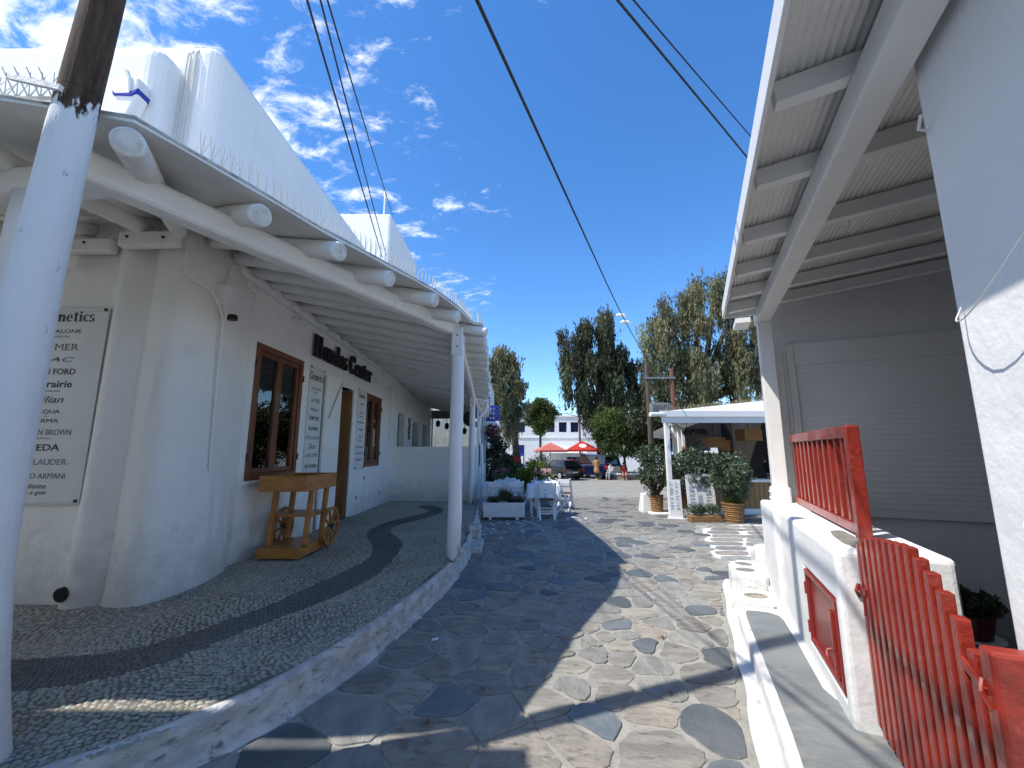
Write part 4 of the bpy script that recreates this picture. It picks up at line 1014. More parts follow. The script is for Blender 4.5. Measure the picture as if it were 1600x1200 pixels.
for a, b in ((-.35, .75), (.72, .5), (1.3, .55)): rp(MB().tube([(b, a, zr(b)+.11), (b, a, zr(b)+.02), (b-.1, a, zr(b)+.02)], .006, 6), 'hook', 'steel_white')
# closing walls: shutter wall at the far end, back and near
rp(holed_wall(.13, 4.3, .1, 3.75, [(.42, 3.4, 1.0, 2.76)], .2, lambda u, z, d: (u, 2.62+d, z)), 'end_wall', 'plaster_fresh')
rp(MB().box(4.3, 4.5, -3.2, 2.9, .1, 3.85), 'back_wall', 'plaster_fresh')
rp(MB().box(.5, 4.3, -3.4, -3.2, .1, 3.85), 'side_wall', 'plaster_fresh')
rp(MB().box(.49, 4.3, -3.2, 2.62, .1, .15), 'floor', 'slate_step')
rp(MB().box(.40, 3.42, 2.625, 2.66, .98, 2.78), 'shutter_backing', 'shutter_white')
sh = rp(MB().box(.35, .42, 2.57, 2.615, .95, 2.82).box(3.4, 3.47, 2.57, 2.615, .95, 2.82).box(.42, 3.4, 2.571, 2.615, 2.57, 2.82).box(.42, 3.4, 2.575, 2.615, .93, 1.0), 'shutter', 'shutter_white', bevel=.006)
slat = MB(); prof = [(0, .0), (-.003, .006), (-.0045, .027), (-.003, .048), (0, .0535)]
for x in (.425, 3.395): slat.v += [(x, p[0], p[1]) for p in prof] + [(x, .006, .0535), (x, .006, 0)]
n = 7; slat.f = [(i, (i+1) % n, n+(i+1) % n, n+i) for i in range(n)] + [tuple(range(n)), tuple(range(2*n-1, n-1, -1))]; slat.m = [0]*len(slat.f)
sm = slat.mesh('slat', 'shutter_white')
for k in range(29):
    o = bpy.data.objects.new('slat', sm); C.objects.link(o); o.parent = sh; o.location = (0, 2.605, 1.004+k*.0545)
# lattice/white door beside the post
rp(MB().box(.14, .30, 2.55, 2.61, .95, 2.76), 'jamb', 'steel_white', bevel=.006)
# near pier
pr = rp(MB().box(.225, .62, -3.2, -1.0, .1, 3.2), 'pier', 'plaster_fresh', bevel=.02, seg=3)
m = MB().add([(.14, -1.5, 3.05), (.14, -1.13, 2.85), (.14, -1.13, 3.1), (.14, -1.5, 3.1), (.20, -1.5, 3.05), (.20, -1.13, 2.85), (.20, -1.13, 3.1), (.20, -1.5, 3.1)], [(0,1,2,3),(7,6,5,4),(0,4,5,1),(1,5,6,2),(2,6,7,3),(3,7,4,0)])
rp(MB().tube(chaikin([(.215, -1.06, 2.1), (.17, -1.1, 2.03), (.13, -1.3, 2.02), (.15, -1.6, 2.2), (.17, -2.0, 2.4)], 2, False), .0025, 6), 'wire', 'cable_white', pr)
rp(MB().tube(chaikin([(.22, -1.2, 1.42), (.20, -1.2, 1.38), (.195, -1.25, 1.365), (.195, -1.6, 1.37)], 2, False), .004, 6), 'hook', 'steel_white', pr)
rp(MB().tube([(.222, -1.03, 2.82), (.19, -1.05, 2.82), (.19, -1.08, 2.86)], .006, 6), 'hook', 'steel_white', pr)
rp(MB().box(.20, .223, -3.2, -1.55, 2.0, 3.2), 'boarding', 'steel_white', pr, bevel=.004)
# gate
gt = thing('red_gate', 'red slatted gate with a scooped top between wall and white pier', 'gate', RW(.12, -.05, .15), -PHI)
def gate_top(s):   # s: 0 at the hinge .. 1 at the latch
    return .98 + .05*math.sin(min(s, .35)/.35*PI/2) if s < .35 else 1.03 - .30*math.sin((s-.35)/.65*PI/2)**1.3
N_P = 13
GT = ([-1.02, -.92, -.80, -.70, -.58, -.25, -.02], [.78, .88, .97, 1.02, 1.06, 1.03, .98])
for k in range(N_P):
    y1 = -.015-k*.079; y0 = y1-.047; h = float(np.interp((y0+y1)/2, *GT))
    m = MB().box(-.02, .02, y0, y1, .03, h-.012).prism([(-.012, y0+.006), (.012, y0+.006), (.012, y1-.006), (-.012, y1-.006)], h-.012, h)
    m = MB().box(-.02, .02, y0, y1, .03, h)
    m.build('picket', 'red_paint', gt, bevel=.005)
for z in (.16, .60): MB().box(.021, .05, -1.05, -.02, z, z+.07).build('cross_rail', 'red_paint', gt, bevel=.004)
MB().bar((.036, -.06, .2), (.036, -1.02, .62), .028, .05, up=(0, 0, 1)).build('brace', 'red_paint', gt, bevel=.004)
MB().box(-.03, .10, -1.125, -1.055, .0, .86).build('latch_post', 'red_paint', gt, bevel=.012)
MB().bar((-.03, -.95, .77), (-.034, -1.08, .73), .012, .022).tube([(-.03, -1.06, .76), (-.045, -1.08, .73), (-.03, -1.09, .69)], .007, 6).build('latch', 'red_paint', gt)
MB().box(-.032, -.02, -.06, .035, .70, .73).tube([(-.03, .03, .74), (-.045, .03, .70), (-.03, .05, .67)], .009, 6).tube([(-.03, -.04, .70), (-.035, -.045, .60)], .007, 6).build('bolt', 'red_paint', gt)
MB().box(-.02, .02, .005, .04, .05, .95).build('hanging_stile', 'red_paint', gt, bevel=.005)

# ---- leaves -----------------------------------------------------------
def leaf_quads(P, D, L, Wd, droop=None):
    """P centres (n,3), D leaf axis (n,3): one rhombus per leaf"""
    n = len(P); D = D/np.maximum(np.linalg.norm(D, axis=1, keepdims=True), 1e-6); R = rng.normal(size=(n, 3)); S = np.cross(D, R); S /= np.maximum(np.linalg.norm(S, axis=1, keepdims=True), 1e-6)
    V = np.zeros((n, 4, 3)); L = np.asarray(L).reshape(-1, 1); Wd = np.asarray(Wd).reshape(-1, 1)
    V[:, 0] = P - D*L*.5; V[:, 1] = P + S*Wd*.5; V[:, 2] = P + D*L*.5; V[:, 3] = P - S*Wd*.5
    return V
def foliage(name, V, m, parent, tint, loc=(0, 0, 0)):
    n = len(V); me = np_mesh(name, V.reshape(-1, 3), np.arange(4*n).reshape(-1, 4), [m], np.repeat(tint, 4, axis=0))
    o = bpy.data.objects.new(name, me); C.objects.link(o); o.parent = parent; o.location = loc; return o
def bush_leaves(centres, radii, per, L, W, squash=1.):
    Ps, Ds, T = [], [], []
    for c, r in zip(centres, radii):
        d = rng.normal(size=(per, 3)); d /= np.linalg.norm(d, axis=1, keepdims=True); rr = r*rng.uniform(.35, 1., (per, 1))**.5
        Ps.append(np.array(c)+d*rr*np.array([1, 1, squash])); Ds.append(d + rng.normal(0, .7, (per, 3)) + np.array([0, 0, .3]))
        t = rng.uniform(.7, 1.25)*rng.uniform(.75, 1.3, (per, 1)); T.append(np.c_[t*rng.uniform(.9, 1.1), t, t*.95])
    P = np.concatenate(Ps); D = np.concatenate(Ds); n = len(P)
    return leaf_quads(P, D, L*rng.uniform(.7, 1.3, n), W*rng.uniform(.7, 1.3, n)), np.clip(np.concatenate(T), .3, 1.8)
def stems(mb, base, tips, r0, bend=.15):
    for t in tips:
        b = Vector(base); q = Vector(t); mid = b.lerp(q, .5)+Vector((random.uniform(-1, 1), random.uniform(-1, 1), 0))*bend*(q-b).length
        pts = [b.lerp(mid, k/4).lerp(mid.lerp(q, k/4), k/4) for k in range(5)]; mb.tube(pts, [r0*(1-.8*k/4) for k in range(5)], 6)

# pot plant behind the gate
pt = thing('potted_plant', 'small dark green plant in a plum pot behind the red gate', 'plant', (3.62, 3.55, .15))
MB().lathe([(.10, 0), (.12, .02), (.15, .17), (.155, .19), (.14, .19)], n=18).build('pot', 'pot_plum', pt, smooth=False)
MB().lathe([(.16, 0), (.19, .012), (.19, .018), (.15, .012)], n=18).build('saucer', 'steel_white', pt)
V, T = bush_leaves([(random.uniform(-.12, .12), random.uniform(-.12, .12), .27+random.uniform(-.03, .05)) for _ in range(14)], [.08]*14, 60, .06, .035)
foliage('foliage', V, 'leaf_dark', pt, T)

# ================================================================== RESTAURANT ON THE RIGHT
rs = thing('restaurant_pavilion', 'white canvas-roofed restaurant terrace with timber counter', 'restaurant', (5.5, 10.6, 0))
RSM = Matrix.Translation((-5.5, -10.6, 0))
def rsp(mb, name, m, parent=None, **k):
    o = mb.build(name, m, parent or rs, **k)
    if parent is None: o.matrix_parent_inverse = RSM
    return o
# roof canvas: rises to the right and back
rsp(MB().add([(3.72, 10.45, 2.58), (9.5, 10.45, 2.64), (9.5, 15.5, 3.5), (7.3, 17.8, 2.6), (3.72, 10.45, 2.55), (9.5, 10.45, 2.61), (9.5, 15.5, 3.47), (7.3, 17.8, 2.57), (7.6, 12.6, 3.12), (7.6, 12.6, 3.09)],
             [(0, 1, 8), (1, 2, 8), (2, 3, 8), (3, 0, 8), (4, 9, 5), (5, 9, 6), (6, 9, 7), (7, 9, 4)]), 'roof_canvas', 'canvas')
rsp(MB().box(3.74, 9.5, 10.40, 10.43, 2.30, 2.60), 'valance', 'canvas')
rsp(MB().box(3.70, 9.5, 10.36, 10.395, 2.45, 2.60), 'valance_flap', 'canvas')
rsp(MB().tube([(3.42, 10.3, 2.50), (3.95, 10.44, 2.52)], .055, 10), 'roller_end', 'canvas')
rsp(MB().add([(3.68, 10.9, 2.10), (3.95, 10.8, 2.24), (5.2, 13.4, 2.24), (4.95, 13.5, 2.10), (3.68, 10.9, 1.95), (4.95, 13.5, 1.98)], [(0, 1, 2, 3), (0, 3, 5, 4)]), 'side_awning', 'canvas')
for x, y in ((3.92, 10.6), (4.80, 12.4), (5.66, 14.2), (6.52, 16)):
    rsp(MB().box(x-.055, x+.055, y-.055, y+.055, ground_z(y), 2.45), 'post', 'steel_white', bevel=.006)
rsp(MB().bar((3.92, 10.6, 2.42), (6.52, 16, 2.42), .06, .1), 'eave_rail', 'steel_white')
for i in range(26):
    y = 10.5+i*.2; z = 2.35+.06*math.sin(i*2.1); rsp(MB().tube([(3.85+.48*(y-10.5)+.05*math.sin(i), y, z), (3.95+.48*(y-10.5), y+.2, z+.05*math.cos(i*1.7))], .035*(.6+.4*math.sin(i*3)**2), 6), 'rolled_blind', 'screen_glass' if i % 3 else 'canvas')
# front counter: planks, white ledge and skirting
rsp(MB().box(4.25, 9.4, 11.10, 11.40, .80, .87), 'ledge', 'steel_white', bevel=.01)
for k in range(38):
    x = 4.3+k*.135; rsp(MB().box(x, x+.128, 11.17-.004*(k % 2), 11.21, .13, .80), 'plank', 'wood_panel', bevel=.004)
rsp(MB().box(4.3, 9.4, 11.14, 11.25, -.06, .128), 'skirting', 'steel_white', bevel=.006)
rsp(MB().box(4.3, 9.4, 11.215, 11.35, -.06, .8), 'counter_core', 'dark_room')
for k in range(8):
    y = 11.5+k*.62; rsp(MB().bar((4.2+.48*(y-11.2), y, .36), (4.49+.48*(y-11.2), y+.6, .36), .05, .9), 'side_panel', 'wood_panel', bevel=.004)
# near-black wall and sheet stand in for the tree shade behind the restaurant
rsp(MB().box(9.0, 12, 18.2, 18.4, -.3, 3.2).box(9.6, 9.8, 11, 18.2, -.2, 3.4), 'rear_shade_wall', 'dark_room')
rsp(MB().box(7.2, 9.0, 18.0, 18.1, 1.75, 3.2), 'rear_shade_sheet', 'dark_room')
# reed fringe on the roof edge
m = MB()
for i in range(90):
    t = i/89; x = 3.9+(8.2-3.9)*t; z = 2.60+(3.16-2.60)*t; y = 10.6+2.0*t
    m.tube([(x, y, z-.02), (x+random.uniform(.0, .05), y, z+random.uniform(.08, .14))], [.006, .003], 4)
o = rsp(m, 'roof_fringe', 'reed'); tag(o, kind='stuff')
# hanging shades and chandelier
def hang(name, label, mb_, m, x, y, z, ceil=2.7):
    t = thing(name, label, 'lamp', (x, y, z)); mb_.build('shade', m, t); MB().tube([(0, 0, 0), (0, 0, ceil-z)], .008, 5).build('cord', 'cable', t); return t
hang('pendant_lamp', 'largest square rattan shade hanging at the right of the restaurant', MB().box(-.24, .24, -.24, .24, -.32, 0), 'rattan', 6.55, 11.6, 2.20, 2.9)
hang('pendant_lamp', 'middle box-shaped rattan shade under the canvas roof', MB().box(-.24, .24, -.24, .24, -.3, 0), 'rattan', 5.85, 12.2, 2.0, 2.9)
hang('pendant_lamp', 'narrow rattan shade between the two wide ones', MB().box(-.13, .13, -.13, .13, -.33, 0), 'rattan', 6.3, 12.5, 1.93, 2.9)
hang('pendant_lamp', 'lowest small rattan shade behind the bushes', MB().box(-.14, .14, -.14, .14, -.3, 0), 'rattan', 5.85, 14, 1.75, 2.9)
ch = thing('chandelier', 'black round branch chandelier under the canvas roof', 'lamp', (5.25, 12.0, 2.15))
m = MB()
for i in range(70):
    a = random.uniform(0, 2*PI); r = random.uniform(.2, .36); m.tube([(r*math.cos(a), r*math.sin(a), random.uniform(.0, .08)), (r*math.cos(a+.4), r*math.sin(a+.4), random.uniform(-.12, .06))], .012, 5)
m.build('branches', 'cable', ch); MB().tube([(0, 0, 0), (0, 0, .55)], .008, 5).build('cord', 'cable', ch)
# potted bushes
def basket(r0, r1, h, parent, rows=9):
    m = MB()
    for k in range(rows):
        z = h*k/rows; r = r0+(r1-r0)*k/rows
        m.lathe([(r*.97, z), (r*1.03+.006*(k % 2), z+h/rows*.5), (r*.97, z+h/rows)], n=20, cap=False)
    m.lathe([(r1*.96, h-.02), (r1*1.06, h-.01), (r1*1.06, h+.02), (r1*.94, h+.02), (r1*.92, h-.05)], n=20, cap=False)
    m.lathe([(0, h-.06), (r1*.95, h-.05)], n=20, cap=False)
    return m.build('basket', 'wicker', parent)
def potted_bush(label, loc, br, bh, top, spread, n=58, per=50, m='leaf_gloss'):
    t = thing('potted_bush', label, 'plant', loc)
    basket(br*.85, br, bh, t); tips = []
    for _ in range(n):
        d = Vector((random.gauss(0, 1), random.gauss(0, 1), random.gauss(0, 1))).normalized()*random.uniform(.45, 1.)**.6
        zc = (bh+.12+top)/2; tips.append((d.x*spread, d.y*spread, zc+d.z*(top-bh-.12)/2*1.0))
    mb = MB(); stems(mb, (0, 0, bh-.05), tips, .014); mb.build('stems', 'bark', t)
    V, T = bush_leaves(tips, [random.uniform(.12, .2) for _ in tips], per, .085, .042); foliage('foliage', V, m, t, T)
    return t
potted_bush('round green bush in a wicker basket left of the corner post', (3.86, 11.45, -.03), .17, .46, 1.80, .50)
potted_bush('leafy bush in the wide wicker basket right of the menu board', (5.06, 9.85, 0), .24, .42, 1.50, .36)
potted_bush('broad bush behind the large menu board', (4.6, 10.78, -.02), .2, .35, 1.72, .68, 80)
b = None
tr = thing('herb_trough', 'low wicker trough of herbs in front of the menu board', 'planter', (4.42, 9.92, 0))
MB().box(-.36, .36, -.12, .12, 0, .15).build('trough', 'wicker', tr, bevel=.02)
V, T = bush_leaves([(random.uniform(-.33, .33), random.uniform(-.08, .08), .2+random.uniform(0, .12)) for _ in range(40)], [.09]*40, 40, .06, .02); foliage('foliage', V, 'leaf_gloss', tr, T)
V, T = bush_leaves([(random.uniform(-.15, .15), random.uniform(-.15, .15), .47) for _ in range(12)], [.08]*12, 40, .05, .03)
tt = [o for o in C.objects if o.get('label', '').startswith('leafy bush')][0]; foliage('trailing_plant', V, 'leaf_lime', tt, T)
# menu boards
def menu(label, loc, w, h, lean, rz, cols, photo=False):
    t = thing('menu_board', label, 'menu board', loc, rz); R = Matrix.Rotation(-lean, 4, 'X')
    MB().box(-w/2, w/2, 0, .02, .03, h).xf(R).build('panel', 'sign_board', t, bevel=.004)
    MB().box(-w/2-.03, w/2+.03, -.05, .16, 0, .03).build('foot', 'steel_white', t, bevel=.004)
    MB().bar((0, .03, .02), (0, .30, .02), .03, .03).bar((0, .28, .03), (0, h*.9*math.sin(lean)+.03, h*.9), .02, .03).build('strut', 'steel_white', t)
    m = MB(); cw = w*.86/cols
    for c in range(cols):
        z = h*.93
        if photo and c > 0: z = h*.72
        while z > h*.22:
            x0 = -w*.43+c*cw+.02; L = cw*random.uniform(.55, .9)
            if random.random() > .12: m.box(x0, x0+L-.02, -.0025, -.001, z, z+.007)
            z -= .019 if random.random() > .15 else .04
    m.xf(R).build('menu_lines', 'ink_grey', t)['kind'] = 'stuff'
    if photo: MB().prism(chaikin([(-.1, 0), (.02, .1), (.18, .06), (.2, -.1), (.05, -.2), (-.03, -.12)], 1), 0, .001).xf(Matrix.Translation((.08, -.003, h*.86)) @ Matrix.Rotation(PI/2, 4, 'X')).xf(R).build('picture', 'ink_grey', t)
    return t
menu('slim white menu board leaning by the corner post', (3.93, 10.3, 0), .30, .92, .1, -.1, 2)
menu('large white menu board behind the herb trough', (4.52, 10.18, 0), .66, 1.06, .12, -.05, 3, True)
blk = thing('white_bollard', 'tapered whitewashed block behind the left basket', 'bollard', (3.70, 11.75, -.04))
MB().add([(-.2, -.2, 0), (.2, -.2, 0), (.2, .2, 0), (-.2, .2, 0), (-.14, -.14, .5), (.14, -.14, .5), (.14, .14, .5), (-.14, .14, .5)], [(3,2,1,0),(4,5,6,7),(0,1,5,4),(1,2,6,5),(2,3,7,6),(3,0,4,7)]).build('block', 'plaster_fresh', blk, bevel=.02)
bs_ = MB().box(-.3, .3, -.2, .2, 0, .06).build('plinth', 'plaster_fresh', blk, bevel=.015); bs_.location = (.22, -.45, .0)

# ================================================================== CAFE TABLES ON THE LEFT
def make_chair(label):
    t = thing('folding_chair', label, 'chair', group='white folding chairs at the pavement tables')
    # uprights run from the back top down to the front feet
    for x in (-.2, .2):
        MB().bar((x, .16, .86), (x, -.22, .0), .03, .05, up=(1, 0, 0)).build('upright', 'chair_white', t)
        MB().bar((x*.86, -.16, .46), (x*.86, .24, .0), .03, .045, up=(1, 0, 0)).build('rear_leg', 'chair_white', t)
    MB().box(-.185, .185, .135, .155, .72, .85).build('back_slat', 'chair_white', t, bevel=.004)
    MB().box(-.185, .185, .09, .108, .60, .655).build('back_slat', 'chair_white', t, bevel=.004)
    MB().box(-.185, .185, -.20, .17, .44, .465).build('seat', 'seat_brown', t, bevel=.005)
    for z, y in ((.22, -.12), (.14, -.16)): MB().box(-.185, .185, y-.01, y+.01, z, z+.03).build('stretcher', 'chair_white', t)
    MB().box(-.172, .172, .12, .14, .13, .16).build('stretcher', 'chair_white', t)
    return t
chairs = [(.83, 10.32, PI, 'frontmost white folding chair, near the flower table beside the planter box'),
          (1.52, 12.35, PI*.88, 'white folding chair farthest out on the sunlit paving'),
          (-.42, 10.85, PI, 'white folding chair directly behind the left end of the planter box'),
          (.06, 10.95, PI*1.05, 'white folding chair behind the spiky plant of the planter box'),
          (-.1, 12.6, .1, 'white folding chair on the far side of the left cloth-covered table'),
          (.5, 12.2, PI*1.5, 'white folding chair seen side-on between the two rows of tables'),
          (1.28, 11.35, PI*.62, 'white folding chair drawn up to the right of the front table'),
          (1.0, 13.5, 0, 'rearmost white folding chair beyond the right-hand tables')]
c0 = make_chair(chairs[0][3]); c0.location = (chairs[0][0], chairs[0][1], ground_z(chairs[0][1])+.01); c0.rotation_euler[2] = chairs[0][2]
for x, y, r, l in chairs[1:]: dup(c0, (x, y, ground_z(y)+.01), r, l)
def table(label, x, y, w=.75, d=.75):
    t = thing('cafe_table', label, 'table', (x, y, ground_z(y)+.01))
    MB().box(-w/2, w/2, -d/2, d/2, .72, .75).build('table_top', 'chair_white', t, bevel=.006)
    for a in (-1, 1):
        for b in (-1, 1): MB().box(a*(w/2-.07)-.02, a*(w/2-.07)+.02, b*(d/2-.07)-.02, b*(d/2-.07)+.02, 0, .72).build('leg', 'chair_white', t)
    return t
def cloth(label, x, y, w=.80, d=.80):
    m = MB(); n = 40; V = []
    def edge(k):
        t = 4*k/n; s = t % 1; i = int(t); a = [(-1, -1), (1, -1), (1, 1), (-1, 1)]; p, q = a[i], a[(i+1) % 4]; return (p[0]+(q[0]-p[0])*s, p[1]+(q[1]-p[1])*s)
    for r, (sc, z) in enumerate(((0.96, .764), (1., .757), (1.03, .60), (1.07, .45))):
        for k in range(n):
            e = edge(k); f = 1+.035*math.sin(k*2.3)*(r-1 if r > 1 else 0); V.append((e[0]*w/2*sc*f, e[1]*d/2*sc*f, z+(.02*math.sin(k*1.1) if r == 3 else 0)))
    F = [(r*n+k, r*n+(k+1) % n, (r+1)*n+(k+1) % n, (r+1)*n+k) for r in range(3) for k in range(n)] + [tuple(range(n-1, -1, -1))]
    o = m.add(V, F).build('tablecloth', 'cloth', loc=(x, y, ground_z(y)+.01), smooth=False); return tag(o, label, 'tablecloth')
def vase(label, x, y, z, m, s=1.):
    t = thing('flower_vase', label, 'flowers', (x, y, z))
    MB().lathe([(.03, 0), (.045, .04), (.035, .12), (.03, .13)], n=12).build('vase', 'chair_white', t, smooth=True)
    V, T = bush_leaves([(random.gauss(0, .07)*s, random.gauss(0, .07)*s, .2+random.uniform(0, .16)*s) for _ in range(9)], [.045]*9, 22, .05, .04); foliage('blossoms', V, m, t, T)
    V, T = bush_leaves([(random.gauss(0, .06), random.gauss(0, .06), .18) for _ in range(9)], [.09]*9, 26, .08, .025); foliage('leaves', V, 'leaf_mid', t, T)
for i, (x, y, l1, l2, l3, m) in enumerate(((.80, 11.05, 'small white cafe table nearest the street, behind the front chair', 'white cloth on the table nearest the street', 'pink flowers on the table nearest the street', 'petal'),
        (-.35, 11.6, 'white cafe table behind the planter box', 'white cloth on the table behind the planter box', 'purple flowers on the table behind the planter box', 'petal_purple'),
        (1.0, 12.75, 'white cafe table in the second row at the right', 'white cloth on the right table of the second row', 'pale pink flowers on the right table of the second row', 'petal'),
        (-.15, 13.3, 'rearmost white cafe table beside the glazed screen', 'white cloth on the rearmost table', 'few small flowers on the rearmost table', 'petal_purple'))):
    table(l1, x, y); cloth(l2, x, y); vase(l3, x, y, ground_z(y)+.776, m, 1.2 if i < 2 else .9)
# planter box on castors
pb = thing('planter_box', 'long white planter box with spiky plant at the terrace end', 'planter', (-.19, 10.28, 0))
m = MB().box(-.49, .49, -.15, -.12, .07, .40).box(-.49, .49, .12, .15, .07, .40).box(-.49, -.46, -.12, .12, .07, .399).box(.46, .49, -.12, .12, .07, .399).box(-.46, .46, -.12, .12, .07, .10)
m.build('box', 'plaster_fresh', pb, bevel=.008)
MB().box(-.458, .458, -.118, .118, .10, .37).build('soil', 'soil', pb)
for x in (-.32, .32): MB().tube([(x-.03, -.1, .035), (x+.03, -.1, .035)], .035, 10).build('castor', 'steel_white', pb)
n = 220; P0 = np.c_[rng.normal(.03, .05, n), rng.normal(0, .04, n), np.full(n, .42)]; D = np.c_[rng.normal(0, .35, n), rng.normal(0, .3, n), rng.uniform(.6, 1., n)]; L = rng.uniform(.15, .36, n)
D /= np.linalg.norm(D, axis=1, keepdims=True); foliage('spiky_plant', leaf_quads(P0+D*L[:, None]*.5, D, L, np.full(n, .022)), 'leaf_mid', pb, np.clip(rng.uniform(.5, 1.2, (n, 1))*np.ones((1, 3)), .3, 1.5))
V, T = bush_leaves([(random.choice((-1, 1))*random.uniform(.16, .42), random.uniform(-.08, .08), .41) for _ in range(26)], [.08]*26, 40, .05, .03); foliage('ground_plants', V, 'leaf_dark', pb, T*.6)

# shrubs past the tables
def shrub(label, loc, n, sx, sy, h, m, L=.1, W=.05, per=60, r=.22, flowers=None, name='garden_shrub'):
    t = thing(name, label, 'shrub', loc); tips = []
    for _ in range(n):
        d = Vector((random.gauss(0, 1), random.gauss(0, 1), random.gauss(0, 1))).normalized()*random.uniform(.3, 1.)**.5
        tips.append((d.x*sx, d.y*sy, h*.55+d.z*h*.42))
    mb = MB(); stems(mb, (0, 0, 0), tips[::2], .03); mb.build('stems', 'bark', t)
    V, T = bush_leaves(tips, [random.uniform(.7, 1.2)*r for _ in tips], per, L, W); foliage('foliage', V, m, t, T)
    if flowers:
        V, T = bush_leaves(random.sample(tips, max(3, n//6)), [r*.8]*max(3, n//6), 14, .07, .06); foliage('blossoms', V, flowers, t, T)
    return t
gz = ground_z
shrub('tall dark leafy shrub beside the glazed porch', (-.62, 16.4, gz(16.4)), 40, .45, .7, 2.4, 'leaf_dark', .16, .06)
shrub('yellow-green shrub under the blue balcony', (-.15, 17.5, gz(17.5)), 36, .5, .6, 1.7, 'leaf_mid', .12, .06, flowers='leaf_lime')
shrub('bright lime-green plant behind the cafe tables', (.75, 15.8, gz(15.8)), 36, .45, .45, 1.35, 'leaf_lime', .12, .06)
shrub('low lime-green plant beside the flower tables', (1.05, 14.9, gz(14.9)), 26, .35, .35, .95, 'leaf_lime', .1, .05)
shrub('dark maroon creeper hanging by the porch eave', (-.70, 14.5, 1.95), 10, .10, .2, .5, 'petal_plum', .07, .045, name='creeper')
shrub('grey-green palm-like bush left of the parked hatchback', (1.85, 29.0, gz(29)), 34, .75, .6, 1.75, 'leaf_olive', .4, .06, 40, .42)
shrub('small dark bush by the red parasols', (2.45, 29.8, gz(29.8)), 14, .28, .3, 1.2, 'leaf_dark', .25, .07, 50, .4)
lamp = thing('red_disc', 'red round thing beside the lime plants', 'sign', (.20, 17.2, gz(17.2)))  # unclear red round thing, built as a disc on a stem
MB().tube([(0, 0, 0), (0, 0, 1.3)], .03, 8).build('stem', 'cable', lamp); MB().tube([(0, -.03, 1.45), (0, .03, 1.45)], .13, 18).build('disc', 'petal_red', lamp)

# ================================================================== BLUE BALCONY HOUSE
bh = thing('balcony_house', 'house end with blue fretwork balcony above the porch', 'house', (-1.5, 19, 0)); BHM = Matrix.Translation((1.5, -19, 0))
def bhp(mb, name, m, **k):
    o = mb.build(name, m, bh, **k); o.matrix_parent_inverse = BHM; return o
bhp(MB().box(-6, -1.12, 18.6, 26, -.4, 5.2), 'wall', 'plaster')
bhp(MB().box(-1.5, -.5, 16.3, 18.6, 2.58, 2.76), 'balcony_slab', 'plaster', bevel=.02)
bhp(MB().box(-1.2, -.98, 18.3, 18.58, 2.76, 5.1), 'corner_board', 'blue_paint')
bhp(MB().prism([(-.9, 16.9), (-.62, 16.9), (-.62, 17.2), (-.9, 17.2)], 1.9, 2.58), 'bracket', 'plaster')
bhp(MB().box(-.74, -.62, 17.0, 17.12, -.1, 2.0), 'post', 'plaster')
for (x0, x1, y0, y1) in ((-1.3, -.52, 16.32, 16.36), (-.56, -.52, 16.36, 18.58)):
    nx = 6 if x1-x0 > .2 else 14
    m = MB(); horizontal = x1-x0 > .2
    L = (x1-x0) if horizontal else (y1-y0)
    for k in range(nx+1):
        s = k/nx*L; a = .035
        if horizontal: m.box(x0+max(0, s-a), x0+min(L, s+a), y0, y1, 2.78, 3.36)
        else: m.box(x0, x1, y0+max(0, s-a), y0+min(L, s+a), 2.78, 3.36)
    for z in (2.8, 2.98, 3.16, 3.34):
        if horizontal: m.box(x0, x1, y0-.003, y1+.003, z-.05, z+.04)
        else: m.box(x0-.003, x1+.003, y0, y1, z-.05, z+.04)
    bhp(m, 'fretwork_panel', 'blue_paint')

# ================================================================== FAR SQUARE
fb = thing('far_building', 'long white two-storey building with blue windows across the square', 'building', (4, 46, -.5)); FBM = Matrix.Translation((-4, -46, .5))
def fbp(mb, name, m, parent=None, **k):
    o = mb.build(name, m, parent or fb, **k)
    if parent is None: o.matrix_parent_inverse = FBM
    return o
wins = [(u, u+.86, 3.62, 4.70) for u in (.55, 2.3, 3.75, 5.05, 6.32, 8.3, 9.7, 11.2, 13)] + [(-2.2, -1.5, .9, 2.1)]
doors = [(.05, 1.33, -.48, 2.26)]
lowwins = [(-.95, -.3, .2, 1.1), (5.8, 7.2, -.2, 1.0)]
fbp(holed_wall(-12, 26, -.6, 5.25, wins+doors+lowwins, .35, lambda u, z, d: (u, 45+d, z)), 'wall', 'far_white')
fbp(MB().box(-12, 26, 45.4, 55, -.6, 5.0), 'body', 'far_white')
fbp(MB().box(-12.1, 26, 44.9, 45.36, 5.26, 5.42), 'cornice', 'far_white')
fbp(MB().box(-12, 26, 44.93, 44.995, 3.0, 3.1), 'string_course', 'far_white')
for (a, b, c, d_) in wins+lowwins:
    w = fbp(MB().box(a, b, 45.2, 45.26, c, d_), 'window', 'blue_paint'); n = 3
    for i in range(n):
        for j in range(3 if d_-c > .95 else 2):
            x0 = a+.07+i*(b-a-.07)/n; z0 = c+.07+j*(d_-c-.07)/(3 if d_-c > .95 else 2)
            fbp(MB().box(x0, x0+(b-a-.07)/n-.06, 45.17, 45.196, z0, z0+(d_-c-.07)/(3 if d_-c > .95 else 2)-.06), 'pane', 'car_glass', w)
dd = fbp(MB().box(.1, 1.28, 45.2, 45.26, -.48, 2.2), 'door', 'blue_paint'); fbp(MB().box(.75, 1.2, 45.17, 45.196, .3, 1.1), 'notice', 'far_white', dd); fbp(MB().box(.2, .6, 45.17, 45.196, .2, 1.5), 'pane', 'car_glass', dd)
